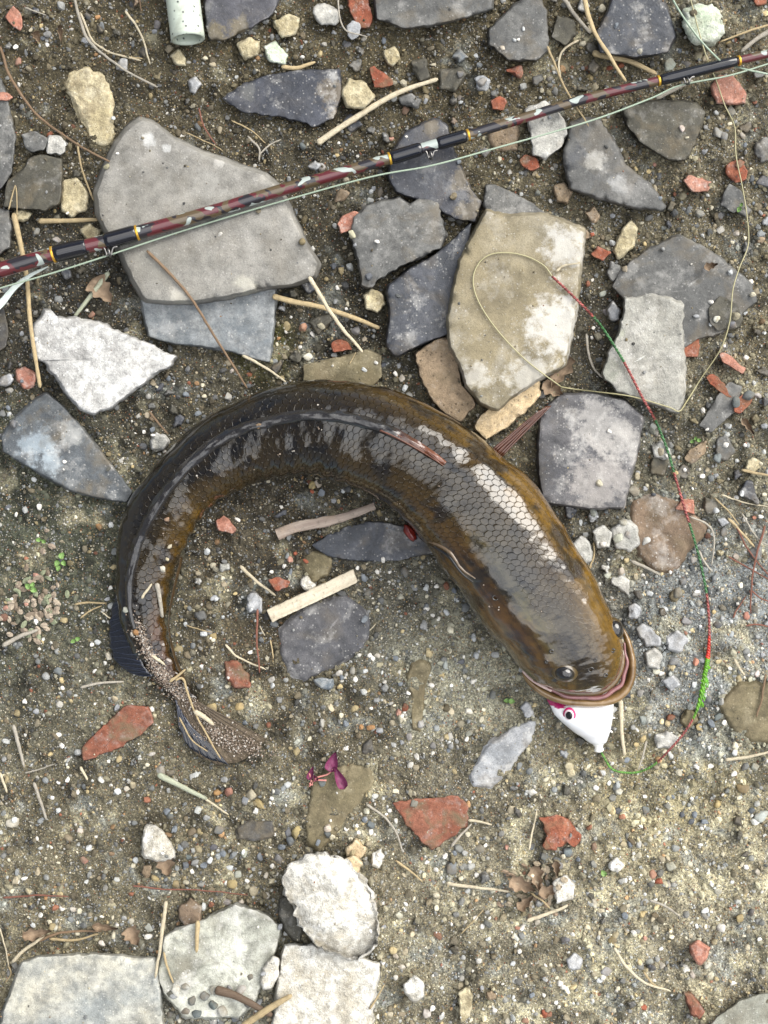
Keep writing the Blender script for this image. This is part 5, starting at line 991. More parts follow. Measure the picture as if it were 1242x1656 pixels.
T_ = [
 ('straw', [(62,358),(110,357),(160,355)], 9, 'tan', 'short thick'), ('straw', [(22,345),(42,440),(50,530),(65,627)], 9, 'tan', 'long upright'),
 ('reed', [(513,232),(560,200),(640,152),(708,128)], 11, 'pale', 'ribbed dry'), ('straw', [(940,-20),(958,45),(985,90),(1012,132)], 8, 'tan', 'long'), ('straw', [(905,-10),(930,25),(955,55)], 8, 'grey', 'short'),
 ('twig', [(238,405),(300,470),(345,540),(400,628)], 5, 'brown', 'long thin'), ('twig', [(441,479),(475,488),(520,497),(575,515),(614,531)], 10, 'tan', 'knotty'), ('straw', [(500,448),(545,520),(587,570)], 7, 'pale', 'straight'),
 ('straw', [(392,575),(430,595),(462,618)], 5, 'pale', 'thin'), ('twig', [(176,440),(120,513)], 9, 'green', 'short stout'), ('twig', [(240,665),(272,702)], 4, 'brown', 'short'), ('root_fibre', [(0,75),(20,130),(60,185),(120,230),(178,262)], 5, 'brown', 'long'),
 ('root_fibre', [(125,230),(132,270),(152,325)], 4, 'tan', 'short'), ('root_fibre', [(118,-10),(140,60),(170,90),(200,112),(255,142)], 5, 'grey', 'curving'), ('root_fibre', [(130,20),(150,65),(180,85),(228,98)], 4, 'pale', 'branching'), ('root_fibre', [(165,80),(200,92),(232,95)], 3, 'tan', 'frayed'),
 ('root_fibre', [(203,18),(228,55),(243,105)], 4, 'pale', 'bent'), ('root_fibre', [(225,-10),(228,20)], 3, 'brown', 'tiny'), ('root_fibre', [(885,75),(900,110),(915,145),(952,205)], 4, 'tan', 'thin'), ('root_fibre', [(936,66),(910,82),(903,105),(907,132)], 4, 'pale', 'hooked'), ('root_fibre', [(40,12),(75,25)], 3, 'grey', 'short'),
 ('straw', [(1250,38),(1205,52),(1165,68)], 4, 'tan', 'slim'), ('twig', [(1255,45),(1225,62),(1198,84)], 9, 'grey', 'weathered'), ('wood_splinter', [(958,86),(985,92),(1020,100),(1062,120)], 11, 'tan', 'bark like'), ('straw', [(1060,160),(1090,145),(1120,130)], 8, 'grey', 'short stout'), ('straw', [(545,-10),(555,45),(595,60)], 3, 'grey', 'faint'),
 ('twig', [(455,108),(480,110),(510,100)], 8, 'tan', 'short flat'), ('straw', [(388,915),(415,940),(446,963)], 6, 'pale', 'short'), ('root_fibre', [(417,985),(415,1030),(420,1088)], 4, 'reddish', 'straight'), ('root_fibre', [(365,1042),(385,1062),(430,1083)], 4, 'pale', 'bent'), ('root_fibre', [(437,1035),(442,1065)], 3, 'tan', 'short'), ('root_fibre', [(420,1012),(428,1028)], 2.5, 'pale', 'tiny'),
 ('straw', [(255,1252),(300,1275),(335,1292)], 10, 'green', 'flat'), ('straw', [(330,1290),(352,1305),(370,1317)], 4, 'pale', 'slim'), ('straw', [(22,1172),(30,1205),(40,1240)], 7, 'grey', 'soft'), ('straw', [(55,1265),(65,1295),(76,1326)], 6, 'grey', 'crumpled'), ('straw', [(0,1250),(12,1282)], 5, 'pale', 'short'), ('straw', [(130,1112),(160,1105),(200,1102)], 5, 'grey', 'faint'),
 ('straw', [(5,1045),(30,1030),(62,1018)], 8, 'grey', 'flat'), ('root_fibre', [(120,978),(145,974),(172,975)], 4, 'tan', 'thin'), ('root_fibre', [(130,1000),(145,988),(165,980)], 3, 'tan', 'curved'), ('root_fibre', [(165,990),(180,1000),(200,1005)], 2.5, 'pale', 'hair like'), ('straw', [(268,1458),(262,1510),(251,1582)], 7, 'pale', 'long upright'), ('straw', [(320,1488),(318,1540)], 8, 'tan', 'short upright'),
 ('straw', [(20,1556),(45,1532),(72,1512)], 7, 'pale', 'slanting'), ('straw', [(265,1540),(272,1570),(280,1590)], 4, 'tan', 'bent'), ('root_fibre', [(215,1432),(260,1438),(320,1440),(400,1447)], 3, 'reddish', 'long'), ('root_fibre', [(5,1452),(60,1448),(112,1450)], 3.5, 'reddish', 'low'), ('twig', [(60,1522),(100,1508),(165,1506)], 5, 'brown', 'dark'), ('straw', [(80,1518),(120,1520),(160,1510)], 5, 'tan', 'ragged'),
 ('straw', [(392,1660),(430,1634),(472,1609)], 13, 'tan', 'thick'), ('twig', [(348,1600),(385,1612),(440,1642)], 15, 'dark', 'thick bark covered'), ('root_fibre', [(592,1300),(620,1320),(640,1345),(651,1375)], 4, 'grey', 'curved'), ('root_fibre', [(640,1392),(662,1408),(683,1426)], 4, 'tan', 'slanting'), ('straw', [(722,1428),(770,1435),(826,1442)], 6, 'pale', 'long'),
 ('straw', [(730,1370),(745,1350),(762,1332)], 5, 'grey', 'slanting'), ('straw', [(757,1326),(775,1328),(796,1334)], 5, 'pale', 'short'), ('root_fibre', [(745,1510),(765,1490),(783,1470)], 2.5, 'tan', 'thin'), ('straw', [(1004,1130),(1005,1180),(1010,1222)], 8, 'pale', 'upright'), ('root_fibre', [(1045,1198),(1040,1220),(1032,1245)], 3.5, 'grey', 'short'), ('straw', [(1172,1229),(1210,1224),(1250,1214)], 6, 'pale', 'horizontal'),
 ('root_fibre', [(993,1532),(1015,1565),(1045,1590),(1085,1603)], 5, 'pale', 'curved'), ('root_fibre', [(1040,1570),(1055,1590),(1072,1600)], 3.5, 'tan', 'short'), ('root_fibre', [(1050,1455),(1075,1465),(1100,1482)], 4.5, 'grey', 'soft'), ('straw', [(598,1632),(610,1612),(622,1592)], 4, 'tan', 'short'), ('straw', [(850,1490),(885,1478),(918,1464)], 7, 'pale', 'forked'), ('straw', [(858,1444),(875,1455),(890,1470)], 4, 'tan', 'slim'),
 ('root_fibre', [(1237,850),(1225,890),(1216,940),(1214,992)], 4, 'reddish', 'long upright'), ('root_fibre', [(1190,850),(1205,880),(1222,905),(1250,938)], 3.5, 'reddish', 'slanting'), ('root_fibre', [(1178,900),(1205,915),(1250,940)], 3, 'reddish', 'low'), ('root_fibre', [(1200,830),(1225,870),(1250,885)], 3, 'grey', 'pale tipped'), ('straw', [(1178,838),(1200,862),(1220,885)], 5, 'tan', 'slanting'), ('root_fibre', [(1205,1012),(1225,1010),(1255,1016)], 3, 'reddish', 'dull'), ('root_fibre', [(1215,955),(1230,968),(1250,975)], 3, 'reddish', 'short'),
 ('root_fibre', [(1115,835),(1145,850),(1155,872),(1150,915)], 3.5, 'grey', 'hooked'), ('straw', [(1130,890),(1140,910),(1152,925)], 4, 'grey', 'short'), ('straw', [(1020,908),(1045,918),(1068,930)], 6, 'grey', 'flat'), ('root_fibre', [(960,875),(960,900),(952,925)], 4, 'tan', 'short upright'), ('root_fibre', [(948,540),(952,570),(960,595),(975,612)], 4.5, 'grey', 'curved'), ('root_fibre', [(898,440),(912,430),(938,426)], 4, 'pale', 'short'),
 ('root_fibre', [(1187,1065),(1195,1080),(1205,1092)], 5, 'pale', 'short'), ('root_fibre', [(1238,1090),(1232,1130),(1222,1160)], 4, 'brown', 'edge'), ('wood_splinter', [(1185,1000),(1192,985),(1205,965)], 3, 'reddish', 'slim'), ('straw', [(300,1010),(330,1020),(345,1022)], 2, 'tan', 'tiny'), ('root_fibre', [(1165,800),(1200,812),(1242,820)], 3, 'pale', 'thin'), ('root_fibre', [(1155,805),(1180,830),(1195,850)], 3, 'tan', 'thin'), ('straw', [(1200,760),(1225,765),(1250,770)], 5, 'tan', 'low'),
 ('root_fibre', [(565,590),(575,570)], 2, 'tan', 'tiny'), ('root_fibre', [(598,1020),(608,1008)], 2, 'pale', 'tiny'), ('root_fibre', [(420,250),(435,235),(455,225)], 3, 'grey', 'frayed'), ('root_fibre', [(375,195),(405,210),(430,232)], 2.5, 'tan', 'thin'), ('root_fibre', [(400,220),(418,240),(420,262)], 4, 'grey', 'crumpled'), ('root_fibre', [(322,175),(330,205),(350,235)], 3, 'reddish', 'thin'), ('root_fibre', [(300,215),(340,232),(360,245)], 2, 'tan', 'thin'),
 ('root_fibre', [(855,1375),(862,1340),(868,1310)], 3.5, 'pale', 'bent'), ('root_fibre', [(40,1250),(60,1245),(90,1235)], 3, 'grey', 'thin'), ('root_fibre', [(0,1500),(8,1530),(15,1565)], 3, 'pale', 'curly'), ('root_fibre', [(12,1560),(18,1575),(8,1590)], 3, 'tan', 'curly'), ('root_fibre', [(130,1240),(142,1262)], 5, 'pale', 'short'), ('root_fibre', [(15,340),(25,300),(28,350)], 2.5, 'tan', 'thin'),
]
for kind, pts, wd_, cn_, bs in T_: stick(kind, pts, wd_, cn_, bs)
stick('straw', [(225,972),(238,955),(250,938)], 5, 'pale', label='pale straw bit stuck across the narrow rear body of the fish', onf=True)
stick('straw', [(255,937),(257,960),(262,985),(263,1003)], 8, 'grey', label='grey flaky straw stuck lengthwise on the rear body of the fish', onf=True)
stick('straw', [(240,1055),(252,1064),(267,1075)], 6, 'pale', label='short pale straw stuck on the thin tail stalk', z=10)
stick('straw', [(275,1103),(288,1092),(300,1082)], 5, 'tan', label='short tan straw stuck where the tail fin begins', z=8)
stick('straw', [(284,1100),(296,1098),(305,1125),(318,1158),(340,1198),(357,1227)], 4, 'tan', label='long bent straw lying along the tail fin', z=7)
stick('straw', [(314,1150),(328,1158),(346,1172)], 9, 'pale', label='thick pale straw flake in the middle of the tail fin', z=7)
stick('straw', [(290,1160),(310,1195),(335,1215)], 3, 'tan', label='thin tan straw lying on the lower edge of the tail fin', z=6)
# the white strip by the rod at the left edge
path = np.array([P(x, y, z) for x, y, z in [(-30,515,.012),(0,492,.012),(22,466,.013),(48,446,.014),(78,431,.014)]]); pp = catmull(path, 30); t = np.linspace(0, 1, 30); r = (7 * (1 - t)**.7 + .5) * S
v_, f_ = tube(pp, r, 8, flat=.12); o = link('grass_blade', mesh('grass_blade', v_, f_, plain('white_blade', (.66, .72, .66), .4, .4, 0, .3, 300, .15))); tag(o, 'white pointed blade coming from the left edge under the rod', 'blade')
# planed wooden strip with a square section
def plank(pts4, z0, z1, mat, name, label, cat, seed=0):
    p = np.array(pts4, float); n = 28; m = 6
    A = np.linspace(p[0], p[1], n); B = np.linspace(p[3], p[2], n); G = []
    for k in range(n):
        for s_ in range(m):
            q_ = A[k] * (1 - s_ / (m - 1)) + B[k] * (s_ / (m - 1)); G.append((*q_, 1))
    G = np.array(G); N0 = len(G)
    nz = fbm(G[:, 0] / 25, G[:, 1] / 25, seed=seed, oct=3); ax = (p[1] - p[0]) / np.linalg.norm(p[1] - p[0])
    ze = fbm(G[:, 0] / 6, G[:, 1] / 6, seed=seed + 5, oct=2)
    Vt = np.array([P(x + ze[i] * .8, y + ze[i] * .8, z1 + nz[i] * .0003) for i, (x, y, _) in enumerate(G)])
    Vb = Vt.copy(); Vb[:, 2] = z0
    F = []
    for k in range(n - 1):
        for s_ in range(m - 1):
            a = k * m + s_; F.append([a, a + 1, a + m + 1, a + m]); F.append([N0 + a, N0 + a + m, N0 + a + m + 1, N0 + a + 1])
    bnd = [k * m for k in range(n)] + [(n - 1) * m + s_ for s_ in range(1, m)] + [k * m + m - 1 for k in range(n - 2, -1, -1)] + list(range(m - 2, 0, -1))
    F += [[bnd[i], bnd[(i + 1) % len(bnd)], N0 + bnd[(i + 1) % len(bnd)], N0 + bnd[i]] for i in range(len(bnd))]
    me = mesh(name, np.vstack([Vt, Vb]), F, mat, False); bm = bmesh.new(); bm.from_mesh(me); bmesh.ops.recalc_face_normals(bm, faces=bm.faces)
    bm.to_mesh(me); bm.free(); o = link(name, me); tag(o, label, cat)
    md = o.modifiers.new('bevel', 'BEVEL'); md.width = .0005; md.segments = 2; md.limit_method = 'ANGLE'
    return o
def wood_mat(c, c2, ang):
    n = N('wood'); p = n.geo(); p2 = n.node('ShaderNodeVectorRotate', 0, {'rotation_type': 'Z_AXIS'}, Vector=p, Angle=ang); s_ = n.noise(n.vm('MULTIPLY', p2, (30, 420, 30)), 1.0, 5, .6)
    g_ = n.noise(p, 500, 4, .6); k = n.noise(p, 90, 3, .6)
    col = n.mix(n.ramp(s_, [(.35, 1), (.65, 0)]), c, c2); col = n.mix(n.ramp(g_, [(.58, 0), (.7, .5)]), col, (.10, .08, .06)); col = n.mix(n.ramp(k, [(.55, 0), (.75, .5)]), col, (.3, .22, .15))
    return n.set(Base_Color=col, Roughness=.75, Normal=n.bump(n.math('ADD', s_, g_), .0008, .7))
plank([(431,987),(571,921),(578,942),(440,1007)], -.001, .0075, wood_mat((.58, .52, .40), (.42, .36, .26), math.radians(-25)), 'wooden_strip', 'pale planed wooden strip lying inside the curl of the fish', 'wood', 4)
wf = catmull([(448,865),(480,852),(520,845),(550,838),(580,828),(606,818)], 40); path = np.array([P(x, y, .006) for x, y in wf]); t = np.linspace(0, 1, 40)
v_, f_ = tube(path, (10 - 4.5 * t) * S * (1 + .25 * fbm(t * 9, t, seed=9)), 12, flat=.45); o = link('wood_splinter', mesh('wood_splinter', v_, f_, wood_mat((.33, .27, .22), (.2, .15, .12), math.radians(-14)), False)); tag(o, 'rough grey brown wood splinter inside the curl near the belly', 'wood')
# pale pipe
pth = np.array([P(289,-60,.012), P(296,0,.012), P(304,64,.011)]); pc = catmull(pth, 20)
n_ = N('pale_green_plastic'); pv = n_.vor(n_.geo(), 330); sp_ = n_.noise(n_.geo(), 120, 4, .6)
cm = n_.mix(n_.math('MULTIPLY', n_.ramp(pv, [(.12, 1), (.26, 0)]), n_.ramp(sp_, [(.42, 0), (.5, 1)])), (.50, .55, .46), (.05, .055, .06)); cm = n_.mix(n_.ramp(sp_, [(.5, 0), (.75, .6)]), cm, (.22, .22, .17))
M_pipe = n_.set(Base_Color=cm, Roughness=.4)
ns = 20; rad_ = 27 * S; V1, F1 = tube(pc, rad_, ns, cap=False); V2, F2 = tube(pc, rad_ * .84, ns, cap=False)
e = len(V1); m = len(pc); F = F1 + [[e + a for a in q_[::-1]] for q_ in F2] + [[(m - 1) * ns + k, (m - 1) * ns + (k + 1) % ns, e + (m - 1) * ns + (k + 1) % ns, e + (m - 1) * ns + k] for k in range(ns)] + [[k, (k + 1) % ns, e + (k + 1) % ns, e + k][::-1] for k in range(ns)]
o = link('plastic_pipe', mesh('plastic_pipe', np.vstack([V1, V2]), F, M_pipe)); tag(o, 'pale green speckled pipe end poking in from the top edge', 'pipe')

# ------------------------------------------------------------------ leaves
def leaf_mesh(c, ax, L, W, z, mat, name, label=None, cat='leaf', parent=None, off=None, curl=.0015, seed=0, shape=.5, lobes=0):
    a = np.array(ax, float); a /= np.linalg.norm(a); b = np.array([-a[1], a[0]]); n, m = 14, 7; G = []
    for i in range(n):
        t = i / (n - 1); wd = W / 2 * (np.sin(np.pi * min(1, t**shape))**.8 + .02) * (1 + (.25 * math.sin(t * 19 + seed) if lobes else 0))
        for j in range(m):
            s_ = (j / (m - 1)) * 2 - 1; x, y = np.array(c) + a * (t - .5) * L + b * s_ * wd
            G.append(P(x, y, z + curl * (s_**2 + .6 * (2 * t - 1)**2) + .0004 * math.sin(seed + i * 1.3 + j * 2)))
    G = np.array(G); Gt = G + [0, 0, .00025]; N0 = len(G); F = []
    for i in range(n - 1):
        for j in range(m - 1):
            q_ = i * m + j; F.append([q_, q_ + 1, q_ + m + 1, q_ + m][::-1]); F.append([N0 + q_, N0 + q_ + 1, N0 + q_ + m + 1, N0 + q_ + m])
    if off is not None: G = G - off; Gt = Gt - off
    o = link(name, mesh(name, np.vstack([G, Gt]), F, mat), parent)
    if label: tag(o, label, cat)
    return o
M_pur = plain('purple_leaf', (.17, .03, .085), .5, .4, 0, .5, 350, .5); M_pstem = plain('pink_stem', (.50, .20, .17), .5); M_grn = plain('green_leaf', (.20, .33, .10), .5, .4, 0, .3, 300, .3); M_dead = plain('dead_leaf', (.30, .22, .15), .8, .2, 0, .7, 300, .6)
sprig = bpy.data.objects.new('purple_seedling', None); COL.objects.link(sprig); so = P(525, 1250, 0); sprig.location = so; tag(sprig, 'purple leaved seedling with pink stems on the olive flat stone', 'plant')
for c, ax, L, W, sd_ in [((538,1232),(.3,-1),34,20,1), ((549,1258),(-.45,-1),40,17,2), ((503,1250),(.35,-1),24,10,3), ((510,1258),(-.6,-1),12,7,4)]: leaf_mesh(c, ax, L, W, .005, M_pur, 'leaf', parent=sprig, off=so, seed=sd_, curl=.002)
for pts in ([(500,1272),(512,1258),(530,1252),(542,1240)], [(500,1268),(510,1262),(528,1262)], [(505,1270),(502,1258),(500,1250)]):
    v_, f_ = tube(np.array([P(x, y, .0055) for x, y in catmull(pts, 16)]), 1.4 * S, 6); link('stem', mesh('stem', v_ - so, f_, M_pstem), sprig)
def seedling(x, y, leaves, label, r=8):
    e = bpy.data.objects.new('green_seedling', None); COL.objects.link(e); p0 = P(x, y, 0); e.location = p0; tag(e, label, 'plant')
    for k, (dx, dy, L) in enumerate(leaves): leaf_mesh((x + dx, y + dy), (dx + .1, dy + .1), L, L * .75, top_at(x + dx, y + dy) + .003, M_grn, 'leaf', parent=e, off=p0, seed=k, curl=.0008, shape=.7)
    v_, f_ = tube(np.array([P(x, y, top_at(x, y) + .001), P(x + 1, y + 1, top_at(x, y) + .0025), P(x + 2, y + 1, top_at(x, y) + .0035)]), 1.0 * S, 5); link('stem', mesh('stem', v_ - p0, f_, M_grn), e)
seedling(97, 903, [(3, -5, 12), (-5, 8, 11), (6, 8, 10), (-3, 16, 10)], 'largest light green seedling on the dark soil left of the fish')
seedling(66, 873, [(-4, 0, 9), (5, 3, 8)], 'small pale seedling above the largest seedling at left')
seedling(50, 952, [(-5, -4, 12), (5, 2, 12), (3, -7, 9)], 'dull seedling below the largest seedling at left')
seedling(122, 1035, [(-4, 2, 9), (4, -2, 9)], 'tiny green seedling left of the black rear fin')
seedling(1125, 712, [(-6, 2, 8), (0, -3, 7), (6, 0, 8)], 'bright green weed beneath the pale upright slab')
seedling(823, 1133, [(-4, 0, 10), (5, 1, 11)], 'two leaved green seedling left of the lure')
seedling(978, 1415, [(-2, -3, 12)], 'tiny green sprout right of the chalky lump')
seedling(1196, 337, [(-1, 2, 10), (3, -6, 7)], 'tiny green sprout beneath the line at right')
for c, ax, L, W, sd_, lb in [((845,1432),(1,.4),46,24,1,'crumpled brown dead leaf in the litter at lower right'), ((868,1420),(.2,1),40,22,2,'upright brown leaf scrap in the litter at lower right'), ((890,1440),(1,-.3),40,18,3,'folded tan leaf scrap leaning on the chalky lump'), ((850,1460),(.7,-.6),34,16,4,'lowest brown leaf scrap of the dead leaf litter'),
    ((268,1400),(.2,1),36,30,5,'fan shaped dry leaf below the lone white lump'), ((215,1515),(.6,1),34,26,6,'pale dry leaf scrap above the bottom left slab'), ((905,600),(-.5,1),60,34,7,'crumpled dry leaf at the foot of the tan slab'), ((895,630),(.8,.5),40,24,8,'grey crumbling leaf beside the far pectoral fin'),
    ((1150,430),(1,-.3),24,12,9,'small pale curled leaf on the broad dark tile'), ((1210,690),(.6,.8),34,10,10,'narrow tan leaf scrap near the right edge'), ((165,470),(.5,.6),50,34,11,'dark brown wet leaf below the left rod guide'), ((60,60),(.4,1),20,12,12,'brown leaf scrap near the top left corner'), ((98,55),(.1,1),30,8,13,'narrow brown leaf near the top left corner'), ((60,1510),(1,-.2),50,18,14,'shrivelled leaf above the bottom left slab'), ((900,1405),(.1,1),26,12,15,'top tan leaf scrap of the dead leaf litter'),((170,1500),(1,.1),44,12,16,'torn strip of dry leaf above the bottom left slab')]:
    o = leaf_mesh(c, ax, L, W, top_at(*c) + .0016, M_dead, 'dead_leaf', lb, curl=.0035, seed=sd_, lobes=1)

lv, lf, lcx, lo_ = [], [], [], 0
_lr = np.random.RandomState(5)
for k in range(130):
    if k < 85: x, y = _lr.normal(62, 26), _lr.normal(968, 34)
    else: x, y = _lr.normal(860, 26), _lr.normal(1440, 22)
    L_, W_, a_ = _lr.uniform(4, 8.5), _lr.uniform(2.5, 5), _lr.uniform(0, 6.28); z_ = top_at(x, y) + .0012; n = 9; pts = [P(x, y, z_ + .0006)]
    for t in np.linspace(0, 2 * np.pi, n, endpoint=False):
        u, v = L_ * math.cos(t), W_ * math.sin(t); pts.append(P(x + u * math.cos(a_) - v * math.sin(a_), y + u * math.sin(a_) + v * math.cos(a_), z_ + _lr.uniform(-.0006, .0006)))
    lv += pts; lf += [[lo_, lo_ + 1 + (q_ + 1) % n, lo_ + 1 + q_] for q_ in range(n)]; lo_ += n + 1
    c_ = [(.27, .215, .16), (.34, .28, .21), (.22, .24, .15), (.18, .14, .10)][_lr.randint(4)] if k < 85 else [(.26, .19, .13), (.33, .27, .19)][_lr.randint(2)]; lcx += [c_] * (n + 1)
o = link('leaf_litter', mesh('leaf_litter', lv, lf, GRIT, False, np.array(lcx))); tag(o, 'withered brown and greenish leaf flakes on the soil', kind='stuff')
# ------------------------------------------------------------------ pebbles
def ico(sub):
    bm = bmesh.new(); bmesh.ops.create_icosphere(bm, subdivisions=sub, radius=1); v = np.array([q_.co[:] for q_ in bm.verts]); f = np.array([[w_.index for w_ in q_.verts] for q_ in bm.faces]); bm.free(); return v, f
I1, F1_ = ico(1); I2, F2_ = ico(2); I3, F3_ = ico(3)
def chunk(dirs, rs, nplanes=11, k=9.0, rnd=0.0):
    pn = rs.normal(size=(nplanes, 3)); pn /= np.linalg.norm(pn, axis=1)[:, None]; pd = rs.uniform(.62, 1.0, nplanes)
    pn = np.vstack([pn, np.eye(3), -np.eye(3)]); pd = np.r_[pd, np.full(6, .92)]
    d = np.clip(dirs @ pn.T, 1e-3, None) / pd
    r = 1 / (np.sum(d**k, axis=1)**(1 / k))
    return r * (1 - rnd) + .85 * rnd
PEBM = []
for a in range(22):
    rs = np.random.RandomState(500 + a); r = chunk(I3, rs, 9 + a % 5, 26 if a % 3 else 8, .0 if a % 5 else .4)
    v = I3 * r[:, None] * (1 + .13 * fbm(I3[:, 0] * 3 + a, I3[:, 1] * 3, I3[:, 2] * 3, seed=a, oct=3))[:, None]
    PEBM.append(mesh('pebble', v, F3_, PEB, True))
PC = {'white': (.66, .63, .57), 'cream': (.55, .50, .37), 'grey': (.27, .275, .28), 'pale grey': (.46, .47, .46), 'blue grey': (.165, .182, .20), 'dark grey': (.085, .09, .10), 'yellow': (.42, .33, .17), 'orange': (.36, .20, .09), 'red': (.28, .085, .045), 'pink': (.40, .22, .165), 'brown': (.155, .125, .08), 'tan': (.32, .27, .185)}
K = {'w': 'white', 'c': 'cream', 'g': 'grey', 'p': 'pale grey', 'b': 'blue grey', 'd': 'dark grey', 'y': 'yellow', 'o': 'orange', 'r': 'red', 'k': 'pink', 'n': 'brown', 't': 'tan'}
